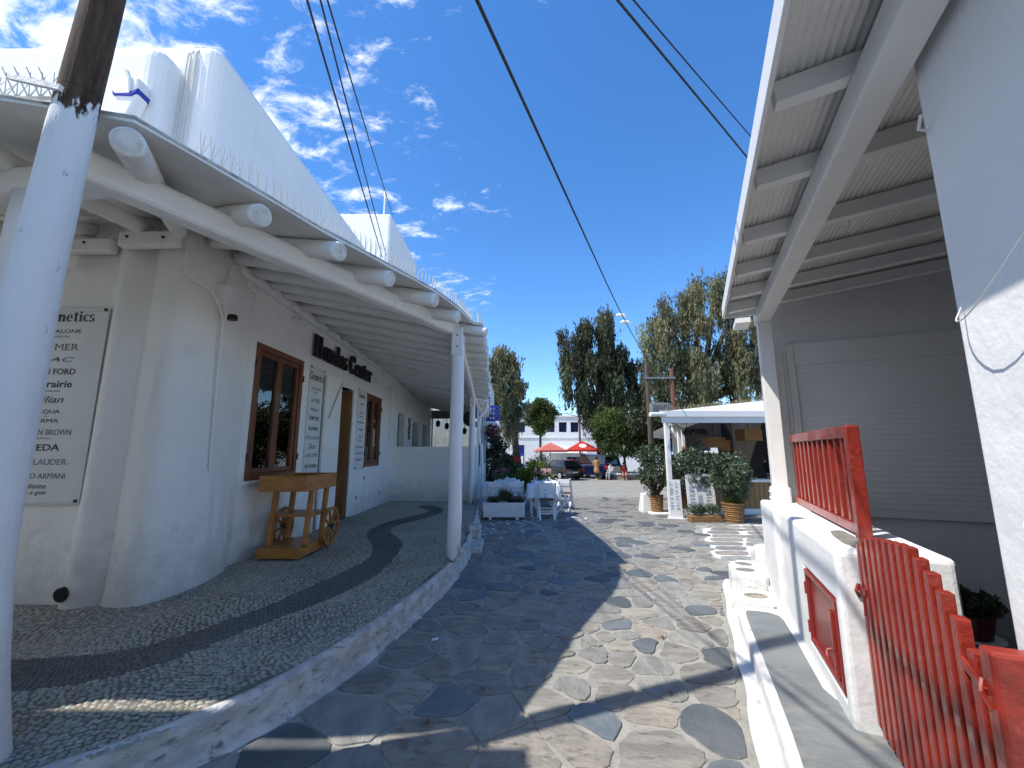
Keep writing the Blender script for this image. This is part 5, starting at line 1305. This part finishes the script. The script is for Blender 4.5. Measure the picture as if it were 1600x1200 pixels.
# front terrace wall with light awning below the windows
fbp(MB().box(2.5, 10, 42.5, 42.7, -.6, .55), 'terrace_wall', 'far_white'); fbp(MB().add([(3.6, 42, 1.45), (7.5, 42, 1.45), (7.5, 45, 1.9), (3.6, 45, 1.9), (3.6, 42, 1.40), (7.5, 42, 1.40), (7.5, 45, 1.85), (3.6, 45, 1.85)], [(0,1,2,3),(7,6,5,4),(0,4,5,1),(1,5,6,2),(2,6,7,3),(3,7,4,0)]), 'awning', 'canvas')
for x in np.arange(4, 7.5, .5): fbp(MB().box(x, x+.06, 42.55, 42.62, .55, 1.0), 'baluster', 'metal_grey')

# parasols
def parasol(label, x, y, m, r, apex, rim, rz, emblem=False):
    t = thing('parasol', label, 'parasol', (x, y, gz(y)), rz); z0 = gz(y)
    MB().tube([(0, 0, 0), (0, 0, apex-z0-.05)], .03, 8).build('pole', 'metal_grey', t); MB().lathe([(.3, 0), (.3, .06), (.08, .1)], n=14).build('base', 'metal_grey', t)
    V = [(0, 0, apex-z0)]; n = 4; mb = MB()
    for k in range(n): a = PI/4+k*PI/2; V.append((r*1.35*math.cos(a), r*1.35*math.sin(a), rim-z0))
    for k in range(n): a = PI/4+k*PI/2; V.append((r*1.35*math.cos(a), r*1.35*math.sin(a), rim-z0-.16))
    mb.add(V, [(0, 1+k, 1+(k+1) % n) for k in range(n)] + [(1+k, 5+k, 5+(k+1) % n, 1+(k+1) % n) for k in range(n)]); mb.build('canopy', m, t)
    if emblem:
        s = (apex-rim)/(r*.955); mb = MB()
        P = [( .3*math.cos(q), -r*.55+.26*math.sin(q)) for q in np.linspace(0, 2*PI, 14)[:-1]]
        mb.add([(px, py, apex-z0-abs(py)*s+.01) for px, py in P], [tuple(range(13))]); mb.build('emblem', 'far_white', t)
    for k in range(n): a = PI/4+k*PI/2; MB().tube([(0, 0, apex-z0-.04), (r*1.33*math.cos(a), r*1.33*math.sin(a), rim-z0-.03)], .012, 5).build('rib', 'metal_grey', t)
parasol('faded pink-red parasol on the left in the far square', 3.1, 34, 'parasol_pink', 1.15, 2.30, 1.68, .15)
parasol('bright red parasol with pale emblem behind the parked cars', 5.75, 34.5, 'parasol_red', 1.35, 2.45, 1.72, -.1, True)

# ---- cars -------------------------------------------------------------
def car(label, loc, rz, paint, L, W, H, hatch=True, van=False, plate=True):
    t = thing('parked_car' if not van else 'parked_van', label, 'van' if van else 'car', loc, rz)     # y forward, rear at -L/2
    b = -L/2
    if van: prof = [(b+.02, .28), (b, .5), (b+.02, 1.02), (b+.10, 1.10), (L/2-1.1, 1.02), (L/2-.2, .85), (L/2, .6), (L/2-.03, .25)]
    else: prof = [(b+.05, .25), (b, .45), (b+.02, .78), (b+.12, .90), (L/2-1.35, .88), (L/2-.35, .74), (L/2, .52), (L/2-.05, .22)]
    def xprism(P, w0, w1=None):
        m = MB(); n = len(P); w1 = w1 or [w0]*n
        m.add([(-w1[i], p[0], p[1]) for i, p in enumerate(P)] + [(w1[i], p[0], p[1]) for i, p in enumerate(P)], [tuple(range(n)), tuple(range(2*n-1, n-1, -1))] + [(i, n+i, n+(i+1) % n, (i+1) % n) for i in range(n)]); return m
    xprism(prof, W/2, [W/2*(.94 if i in (0, 7) else .97 if i in (3, 4) else 1) for i in range(8)]).build('body', paint, t, bevel=.07, seg=3)
    bz = prof[3][1]-.02
    gh = [(b+.10, bz), (b+.42 if not van else b+.22, H-.05), (b+.75, H), (L/2-2.1 if not van else L/2-1.7, H), (L/2-1.25 if not van else L/2-.95, bz)]
    xprism(gh, W/2, [W/2*.95, W/2*.78, W/2*.77, W/2*.78, W/2*.93]).build('greenhouse', paint, t, bevel=.05, seg=3)
    # rear and side glass, slightly proud
    a, c = gh[0], gh[1]; f0, f1 = .22, .85
    p0 = [a[0]+(c[0]-a[0])*f0-.012, a[1]+(c[1]-a[1])*f0]; p1 = [a[0]+(c[0]-a[0])*f1-.012, a[1]+(c[1]-a[1])*f1]
    MB().add([(-W*.40, p0[0]-.01, p0[1]), (W*.40, p0[0]-.01, p0[1]), (W*.34, p1[0]-.012, p1[1]), (-W*.34, p1[0]-.012, p1[1]), (-W*.40, p0[0]+.01, p0[1]), (W*.40, p0[0]+.01, p0[1]), (W*.34, p1[0]+.01, p1[1]), (-W*.34, p1[0]+.01, p1[1])], [(0,1,2,3),(7,6,5,4),(0,4,5,1),(1,5,6,2),(2,6,7,3),(3,7,4,0)]).build('rear_window', 'car_glass', t)
    for s in (-1, 1):
        y0, y1, y2, y3 = gh[0][0]+.35, gh[1][0]+.28, gh[3][0]-.05, gh[4][0]-.3; z0, z1 = bz+.06, H-.12
        k0, k1 = W/2*.945, W/2*.805
        MB().add([(s*(k0+.004), y0, z0), (s*(k0+.004), y3, z0), (s*(k1+.008), y2, z1), (s*(k1+.008), y1, z1), (s*(k0-.03), y0, z0), (s*(k0-.03), y3, z0), (s*(k1-.03), y2, z1), (s*(k1-.03), y1, z1)], [(0,1,2,3),(7,6,5,4),(0,4,5,1),(1,5,6,2),(2,6,7,3),(3,7,4,0)]).build('side_window', 'car_glass', t)
        MB().box(s*W*.5-.12*(s > 0)-.0*(s < 0), s*W*.5+.12*(s < 0), b-.012, b+.18, bz-.28, bz-.04).build('tail_light', 'lamp_red', t, bevel=.02)
        MB().box(min(s*(W/2), s*(W/2+.17)), max(s*(W/2), s*(W/2+.17)), L/2-1.5, L/2-1.38, bz, bz+.13).build('wing_mirror', paint, t, bevel=.02)
        for yw in (b+.72, L/2-.82):
            w = MB().tube([(s*(W/2-.2), yw, .31), (s*(W/2+.005), yw, .31)], .31, 20).build('wheel', 'rubber', t, bevel=.02); MB().tube([(s*(W/2-.01), yw, .31), (s*(W/2+.012), yw, .31)], .2, 14).build('rim', 'chrome', w)
    if plate: MB().box(-.26, .26, b-.03, b-.012, .5, .61).build('number_plate', 'far_white', t)
    MB().box(-W/2*.95, W/2*.95, b-.035, b+.15, .3, .47).build('bumper', paint if not van else 'rubber', t, bevel=.03)
    return t
car('black hatchback parked with its rear to the street', (3.55, 32.6, gz(34)), .55, 'car_black', 4.0, 1.74, 1.45)
car('dark blue people carrier parked behind the person in camel coat', (6.35, 33.3, gz(33.9)), .62, 'car_blue', 4.4, 1.85, 1.85, van=True)
car('dark car half hidden behind the shrubs at left of the square', (-.55, 27.0, gz(27)), -.9, 'car_black', 3.9, 1.7, 1.6)
car('white van showing above the bushes behind the restaurant', (9.7, 20.8, gz(20.8)), -1.5, 'car_white', 4.2, 1.75, 1.85, van=True)

# ---- people ------------------------------------------------------------
def person(label, loc, rz, h=1.68, sit=False, parts=(), hair_long=True):
    t = thing('person', label, 'person', loc, rz); s = h/1.68           # faces +y
    if sit: J = dict(pel=(0, 0, .50), ch=(0, -.02, .86), nk=(0, -.01, 1.02), hd=(0, .02, 1.17), hr=(.10, .02, .50), hl=(-.10, .02, .50), kr=(.11, .42, .50), kl=(-.11, .42, .50), ar=(.11, .42, .08), al=(-.11, .42, .08), fr=(.11, .56, .05), fl=(-.11, .56, .05), sr=(.18, -.02, .97), sl_=(-.18, -.02, .97), er=(.23, .05, .70), el=(-.23, .05, .70), wr=(.14, .26, .60), wl=(-.14, .26, .60), tr=(.10, .34, .58), tl=(-.10, .34, .58))
    else: J = dict(pel=(0, 0, .92), ch=(0, 0, 1.24), nk=(0, 0, 1.43), hd=(0, .02, 1.57), hr=(.09, 0, .86), hl=(-.09, 0, .86), kr=(.10, .06, .48), kl=(-.10, -.02, .48), ar=(.10, .02, .09), al=(-.10, -.14, .10), fr=(.11, .17, .04), fl=(-.11, .0, .04), sr=(.18, 0, 1.36), sl_=(-.18, 0, 1.36), er=(.23, -.01, 1.08), el=(-.23, -.01, 1.08), wr=(.17, .15, .96), wl=(-.17, .15, .96), tr=(.14, .24, .97), tl=(-.14, .24, .97))
    rad = dict(pel=.13, ch=.13, nk=.055, hd=.095, hr=.085, hl=.085, kr=.055, kl=.055, ar=.04, al=.04, fr=.035, fl=.035, sr=.06, sl_=.06, er=.04, el=.04, wr=.03, wl=.03, tr=.028, tl=.028)
    E = [('pel', 'ch'), ('ch', 'nk'), ('nk', 'hd'), ('pel', 'hr'), ('hr', 'kr'), ('kr', 'ar'), ('ar', 'fr'), ('pel', 'hl'), ('hl', 'kl'), ('kl', 'al'), ('al', 'fl'), ('ch', 'sr'), ('sr', 'er'), ('er', 'wr'), ('wr', 'tr'), ('ch', 'sl_'), ('sl_', 'el'), ('el', 'wl'), ('wl', 'tl')]
    ks = list(J); me = bpy.data.meshes.new('body'); me.from_pydata([tuple(c*s for c in J[k]) for k in ks], [(ks.index(a), ks.index(b)) for a, b in E], [])
    o = bpy.data.objects.new('body', me); C.objects.link(o); o.parent = t; me.materials.append(MATS['skin'])
    md = o.modifiers.new('k', 'SKIN'); me.skin_vertices  # layer is made by the modifier's mesh
    if not me.skin_vertices:
        bm = bmesh.new(); bm.from_mesh(me); bm.verts.layers.skin.verify(); bm.to_mesh(me); bm.free()
    for i, k in enumerate(ks):
        sv = me.skin_vertices[0].data[i]; sv.radius = (rad[k]*s, rad[k]*s); sv.use_root = (k == 'pel')
    u = o.modifiers.new('s', 'SUBSURF'); u.levels = 1; u.render_levels = 1
    def limb(name, m, chain, rr, n=10):
        MB().tube([tuple(c*s for c in p) for p in chain], [q*s for q in rr], n).build(name, m, t, smooth=True, sub=1)
    for kind, m in parts:
        if kind == 'coat': limb('coat', m, [(0, 0, 1.42), (0, 0, 1.38), (0, 0, 1.22), (0, 0, .98), (0, 0, .70), (0, 0, .44)], [.09, .19, .185, .165, .21, .245], 14)
        if kind == 'shirt':
            z = .0 if not sit else -.40; limb('shirt', m, [(0, 0, 1.43+z), (0, 0, 1.38+z), (0, 0, 1.22+z), (0, 0, 1.0+z), (0, 0, .86+z)], [.08, .19, .185, .16, .175], 14)
        if kind in ('coat', 'shirt'):
            for a in (('sr', 'er', 'wr'), ('sl_', 'el', 'wl')): limb('sleeve', m, [J[q] for q in a], [.075, .062, .05])
        if kind == 'trousers':
            for a in (('hr', 'kr', 'ar'), ('hl', 'kl', 'al')): limb('trouser_leg', m, [J[q] for q in a], [.105, .08, .06])
            limb('seat', m, [(0, 0, J['pel'][2]+.08), J['pel'], (0, .02, J['pel'][2]-.08)], [.15, .16, .13])
        if kind == 'hair':
            hx, hy, hz = J['hd']; pts = [(hx, hy-.015, hz+.125), (hx, hy-.02, hz+.10), (hx, hy-.03, hz+.02), (hx, hy-.055, hz-.06)]; rr = [.03, .085, .108, .08]
            if hair_long: pts += [(hx, hy-.09, hz-.22)]; rr += [.05]
            limb('hair', m, pts, rr, 12)
        if kind == 'shoes':
            for a, b in (('ar', 'fr'), ('al', 'fl')): q = J[a]; r_ = J[b]; limb('shoe', m, [(q[0], q[1]-.05, .045), (r_[0], r_[1], .04)], [.05, .045])
    return t
person('person in a long camel coat walking away across the square', (6.15, 30.8, gz(30.8)), .1, 1.70, parts=(('coat', 'coat_camel'), ('trousers', 'cloth_dark'), ('hair', 'hair'), ('shoes', 'far_white')))
person('person in pale top and light blue sitting on the round planter edge', (7.22, 31.02, gz(31)+.02), PI*.75, 1.66, True, (('shirt', 'cloth_pale'), ('trousers', 'cloth_sky'), ('hair', 'hair'), ('shoes', 'cloth_dark')))
person('person in red sitting on the round planter near the tree trunk', (8.10, 30.72, gz(31)+.02), PI*.95, 1.62, True, (('shirt', 'cloth_red'), ('trousers', 'cloth_red'), ('hair', 'hair'), ('shoes', 'cloth_dark')), False)
person('person in dark clothes inside the restaurant', (8.1, 13.2, gz(13.2)), 2.8, 1.7, False, (('shirt', 'cloth_dark'), ('trousers', 'cloth_dark'), ('hair', 'hair'), ('shoes', 'cloth_dark')), False)
# a white plastic armchair and a table inside the restaurant
ac = thing('plastic_armchair', 'white plastic armchair inside the restaurant', 'chair', (7.35, 12.5, gz(12.5)), 2.4)
MB().lathe([(.26, .0), (.30, .42), (.29, .43)], n=16, cap=False).xf(Matrix.Translation((0, 0, .42))).build('shell_back', 'chair_white', ac, smooth=True)
MB().lathe([(.0, .40), (.27, .42), (.27, .45), (.0, .43)], n=16, cap=False).build('seat', 'chair_white', ac)
for x in (-.2, .2):
    for y in (-.2, .2): MB().tube([(x*1.1, y*1.1, 0), (x*.9, y*.9, .43)], .022, 8).build('leg', 'chair_white', ac)
dt = table('white dining table inside the restaurant behind the counter', 6.6, 12.4, .9, .8)

# ---- round planter with tree --------------------------------------------
rg = thing('round_planter', 'low round stone planter with white rim under the olive tree', 'planter', (8.45, 32.0, gz(32)))
m = MB(); R = 1.35; k = 0
MB().lathe([(R-.06, -.05), (R-.06, .42), (R-.3, .42), (R-.3, .1), (0, .3)], n=40, cap=False).build('core', 'mortar', rg)
MB().lathe([(R-.34, .40), (R+.05, .40), (R+.05, .52), (R-.34, .52), (R-.34, .40)], n=48, cap=False).build('rim', 'far_white', rg)
for row in range(4):
    nst = 34
    for i in range(nst):
        a0 = 2*PI*(i+.5*(row % 2))/nst; w = 2*PI/nst*.88
        if math.sin(a0) > .3: continue
        V = []
        for r in (R-.08, R+.01+random.uniform(-.01, .015)):
            for a in (a0-w/2, a0+w/2):
                for z in (row*.1+.006, row*.1+.092): V.append((r*math.cos(a), r*math.sin(a), z))
        MB().add(V, [(0, 1, 3, 2), (4, 6, 7, 5), (0, 4, 5, 1), (2, 3, 7, 6), (0, 2, 6, 4), (1, 5, 7, 3)]).build('stone', random.choice(('stone_ring', 'stone_rust', 'stone_brown')), rg)

# ---- trees -------------------------------------------------------------
def tree(name, label, base, lobes, m, trunk_r, mode, count, L, W, strand=1.6, cat='tree', trunk_top=None, dark=.75):
    """lobes: (x, y, z, r) world; limbs run to each lobe, leaves fill a shell of each lobe"""
    t = thing(name, label, cat, base); B = Vector(base); mb = MB()
    tt = Vector(trunk_top) if trunk_top else Vector((base[0]+.2, base[1], base[2]+ (min(l[2] for l in lobes)-base[2])*.75))
    mb.tube([Vector((0, 0, -.2)), (tt-B)*.35+Vector((.08, 0, 0)), (tt-B)*.7, tt-B], [trunk_r*1.25, trunk_r, trunk_r*.85, trunk_r*.75], 10, wob=.1)
    for l in lobes:
        q = Vector(l[:3])-B; p = tt-B; mid = p.lerp(q, .5)+Vector((random.uniform(-.4, .4), random.uniform(-.3, .3), .3))
        pts = [p.lerp(mid, k/5).lerp(mid.lerp(q, k/5), k/5) for k in range(6)]; mb.tube(pts, [trunk_r*.6*(1-.75*k/5) for k in range(6)], 7)
    mb.build('trunk', 'bark', t, smooth=True)
    Ps, Ds, Ts = [], [], []; tot = sum(l[3]**2 for l in lobes)
    for l in lobes:
        n = int(count*l[3]**2/tot); c = np.array(l[:3])-np.array(base)
        ncl = max(4, int(n/(520 if mode == 'weep' else 70))); d = rng.normal(size=(ncl, 3)); d /= np.linalg.norm(d, axis=1, keepdims=True); rr = rng.uniform(.35, 1.12, (ncl, 1))**.6
        cl = c + d*rr*l[3]*np.array([1, 1, .9])*(1+.35*np.array([[mnoise.noise(Vector((q[0]*2.2+l[0], q[1]*2.2, q[2]*2.2+l[2])))] for q in d])); per = n//ncl; lb = rng.uniform(.75, 1.2)
        for cc in cl:
            bright = rng.uniform(dark, 1.45)*lb
            if mode == 'weep':
                ns = max(4, per//14); st = cc + rng.normal(0, 1, (ns, 3))*np.array([.30, .30, .22]); ln = rng.uniform(.3, 1.1, ns)*strand*rng.uniform(.6, 1.25)
                u = rng.uniform(0, 1, (ns, 14)); sway = rng.normal(0, .10, (ns, 1, 2)) - (st[:, None, :2]-cc[:2])*.35
                P = np.zeros((ns, 14, 3)); P[:, :, 2] = st[:, None, 2] - u*ln[:, None]; P[:, :, :2] = st[:, None, :2] + sway*np.sqrt(u)[:, :, None] + rng.normal(0, .05, (ns, 14, 2))
                P = P.reshape(-1, 3); D = np.c_[rng.normal(0, .35, (len(P), 2)), -np.ones(len(P))]
            else:
                P = cc + rng.normal(0, .22*l[3]**.6, (per, 3)); D = rng.normal(size=(per, 3)) + np.array([0, 0, -.2])
            tv = bright*rng.uniform(.7, 1.3, (len(P), 1)); hue = rng.uniform(.92, 1.18)
            Ps.append(P); Ds.append(D); Ts.append(np.c_[tv*hue, tv, tv*.9])
    P = np.concatenate(Ps); n = len(P)
    foliage('crown', leaf_quads(P, np.concatenate(Ds), L*rng.uniform(.7, 1.3, n), W*rng.uniform(.7, 1.3, n)), m, t, np.clip(np.concatenate(Ts), .25, 1.9))
    return t
tree('weeping_tree', 'large olive-green weeping tree behind the restaurant roof', (11.5, 25.5, -.35),
     [(8.6, 24.5, 8.2, 1.3), (9.8, 24.5, 9.2, 1.5), (11.2, 24.5, 10.3, 1.5), (12.8, 25, 12.0, 1.25), (14.3, 25, 11.2, 1.7), (16, 25, 9.5, 1.8), (10, 24, 6.8, 1.5), (12, 24, 7.8, 1.8), (14, 24, 7.6, 1.8), (8.8, 24.5, 6.2, 1.1), (12.4, 24, 5.6, 1.6), (15.5, 24, 6, 1.8), (10.4, 24, 5.0, 1.3), (17.5, 25, 7.5, 1.8)], 'leaf_olive', .42, 'weep', 80000, .24, .06, 2.0, trunk_top=(11.6, 25.6, 4.5), dark=.55)
tree('weeping_tree', 'tall dark weeping tree at the centre of the square', (7.0, 33.5, -.5),
     [(5.1, 33, 11.0, 1.25), (7.0, 33, 12.3, 1.5), (8.3, 33, 11.0, 1.3), (4.7, 33, 8.6, 1.1), (6.4, 33, 9.2, 1.7), (8.4, 33, 8.4, 1.6), (5.2, 33, 6.6, 1.1), (7.2, 33, 6.6, 1.7), (9.4, 33, 6.4, 1.5), (8.2, 33, 4.6, 1.4), (10.4, 33, 8.2, 1.0), (6.6, 33, 4.8, .8), (10.5, 33, 4.5, 1.3)], 'leaf_dark', .38, 'weep', 64000, .30, .075, 1.9, trunk_top=(7.1, 33.4, 4.2), dark=.5)
tree('weeping_tree', 'narrow olive weeping tree beyond the blue balcony', (.35, 29.5, -.4),
     [(-.9, 29, 8.2, .85), (-.2, 29, 7.4, .95), (-1.3, 29, 6.7, 1.0), (.2, 29, 5.9, .8), (-.8, 29, 5.4, 1.0), (.3, 29, 4.7, .6), (-1.6, 29, 4.6, .9), (-.5, 29, 4.0, .7)], 'leaf_olive', .28, 'weep', 28000, .26, .065, 1.3, trunk_top=(.2, 29.4, 3.0), dark=.6)
tree('pollarded_tree', 'small compact green tree in front of the far building', (2.55, 38.5, -.5),
     [(1.85, 38, 5.3, .62), (2.7, 38, 5.75, .62), (3.4, 38, 5.2, .6), (2.1, 38, 4.4, .62), (3.1, 38, 4.3, .66), (2.5, 38, 3.6, .5)], 'leaf_mid', .13, 'tuft', 13000, .24, .11, trunk_top=(2.6, 38.4, 3.0))
tree('olive_tree', 'spreading olive-green tree growing in the round planter', (8.5, 32.0, -.25),
     [(6.6, 31, 3.6, .7), (7.4, 31, 4.1, .8), (6.9, 31, 2.6, .8), (8.0, 31, 3.0, .9), (8.9, 31, 3.1, .9), (9.6, 31, 2.3, .8), (7.4, 31, 1.8, .7), (9.0, 31, 1.9, .8), (10.2, 31, 2.9, .9)], 'leaf_mid', .12, 'tuft', 24000, .24, .065, trunk_top=(8.5, 31.9, 1.1), dark=.6)
tree('background_tree', 'dark dense tree filling the gap behind the restaurant posts', (10.5, 29, -.4),
     [(9.5, 29, 3.6, 1.3), (11, 29, 3.0, 1.5), (12.8, 29, 3.6, 1.6), (10.4, 29, 1.6, 1.2), (14.5, 29, 3.4, 1.7), (12, 29, 1.4, 1.4)], 'leaf_dark', .25, 'tuft', 12000, .36, .12, dark=.4)
tree('background_tree', 'low pale tree top showing over the far building roof', (6.0, 60, -.5), [(5.6, 60, 6.4, .9), (6.6, 60, 6.2, .8)], 'leaf_mid', .2, 'tuft', 1500, .4, .2)

# ---- poles, cables, street lamps -----------------------------------------
wp = thing('utility_pole', 'brown utility pole standing before the far white building', 'pole', (6.15, 38, -.5))
MB().tube([(0, 0, 0), (0, 0, 6.8)], [.10, .08], 10).build('shaft', 'rust', wp); MB().tube([(-1.3, 0, 5.55), (0, 0, 5.2)], .03, 6).build('stay', 'rust', wp)
tp = thing('transformer_frame', 'twin-pole frame carrying a grey transformer behind the restaurant', 'transformer', (7.3, 20.3, -.25))
MB().tube([(-.6, 0, 0), (-.6, 0, 6.2)], .11, 10).build('pole', 'bark', tp); MB().tube([(.62, 0, 0), (.62, 0, 5.9)], .11, 10).build('pole', 'rust', tp)
MB().bar((-.75, -.1, 5.42), (.75, -.1, 5.42), .08, .08).build('cross_arm', 'metal_grey', tp); MB().box(-.62, .28, -.45, -.12, 3.65, 4.15).build('tank', 'metal_grey', tp, bevel=.03)
for k in range(9): MB().box(-.58+k*.1, -.55+k*.1, -.5, -.455, 3.7, 4.1).build('cooling_fin', 'metal_grey', tp)
def cable(label, pts, r, n=24):
    P = chaikin(pts, 2, False) if len(pts) > 2 else [tuple(pts[0][q]*(1-k/n)+pts[1][q]*k/n - (.25*math.sin(PI*k/n)*math.dist(pts[0], pts[1])/60 if q == 2 else 0) for q in range(3)) for k in range(n+1)]
    o = MB().tube(P, r, 6).build('overhead_cable', 'cable', smooth=True); return tag(o, label, 'cable')
cable('thick black cable crossing the middle of the sky to the lamps', [(-2.9, -4.5, 4.28), (-.3, 3, 5.42), (4.9, 18, 7.69), (6.75, 20.2, 6.0)], .018)
cable('lower of two black cables over the right-hand roof', [(-6.5, -4.5, 3.7), (.91, 3, 5.42), (3.86, 6, 6.11), (9.7, 12, 7.5)], .012)
cable('upper thin black cable over the right-hand roof', [(-6.2, -4.5, 2.8), (1.04, 3, 5.42), (3.95, 6, 6.49), (9.8, 12, 8.6)], .008)
cable('leftmost black cable running down to the shop roof', [(-.1, -4.2, 4.18), (-1.76, 3, 5.42), (-3.45, 10.4, 6.69)], .011)
cable('middle thin cable of the three above the shop', [(0.1, -4.4, 4.1), (-1.65, 3, 5.42), (-3.42, 10.6, 6.85)], .009)
cable('rightmost cable of the three, ending at the tall rear block', [(.25, -4.5, 2.7), (-1.60, 3, 5.42), (-3.43, 11.0, 8.3)], .009)
for i, (x, y, z, l) in enumerate(((4.88, 17.9, 7.6, 'upper street lamp hanging on the cable'), (5.06, 17.9, 7.28, 'lower street lamp hanging on the cable'))):
    t = thing('street_lamp', l, 'street lamp', (x, y, z)); MB().tube([(-.22, 0, 0), (-.1, 0, .03), (.14, 0, .0), (.24, 0, -.05)], [.03, .075, .08, .03], 10).build('head', 'steel_white', t, smooth=True); MB().tube([(0, 0, .06), (0, 0, .14)], .012, 6).build('clamp', 'cable', t)
for i, (a, b) in enumerate((((-9, 44, 4.6), (6.15, 38, 6.0)), ((-9, 44, 5.3), (6.15, 38, 5.7)), ((-2, 40, 4.2), (6.15, 38, 5.2)))):
    cable(('highest', 'middle', 'lowest')[i] + ' of the thin wires running left from the far brown pole', [a, b], .015)

sc_ = tag(MB().add([(0, 0, .016), (.05, .01, .018), (.055, .05, .022), (.0, .045, .017), (0, 0, .019), (.05, .01, .021), (.055, .05, .025), (0, .045, .02)], [(3,2,1,0),(4,5,6,7),(0,1,5,4),(1,2,6,5),(2,3,7,6),(3,0,4,7)]).build('paper_scrap', 'far_white', loc=(-.68, 3.82, 0)), 'small white paper scrap lying on the shaded flagstones', 'litter')
for i, (x, y) in enumerate(((1.05, 3.05), (1.3, 3.9), (-.2, 3.1), (-.5, 2.75), (.6, 5.2), (-.35, 4.6))):
    a = random.uniform(0, 6); c_, s_ = math.cos(a)*.035, math.sin(a)*.035
    tag(MB().add([(-c_, -s_, .016), (s_*.35, -c_*.35, .02), (c_, s_, .018), (-s_*.35, c_*.35, .02)], [(0, 1, 2, 3)]).build('fallen_leaf', 'rust', loc=(x, y, .002)), ('brown leaf fallen beside the right kerb', 'brown leaf lying in the middle of the sunlit paving', 'brown leaf in the shade before the camera', 'brown leaf near the terrace kerb', 'brown leaf near the tip of the awning shadow', 'brown leaf in the shade beside the awning post')[i], 'leaf')
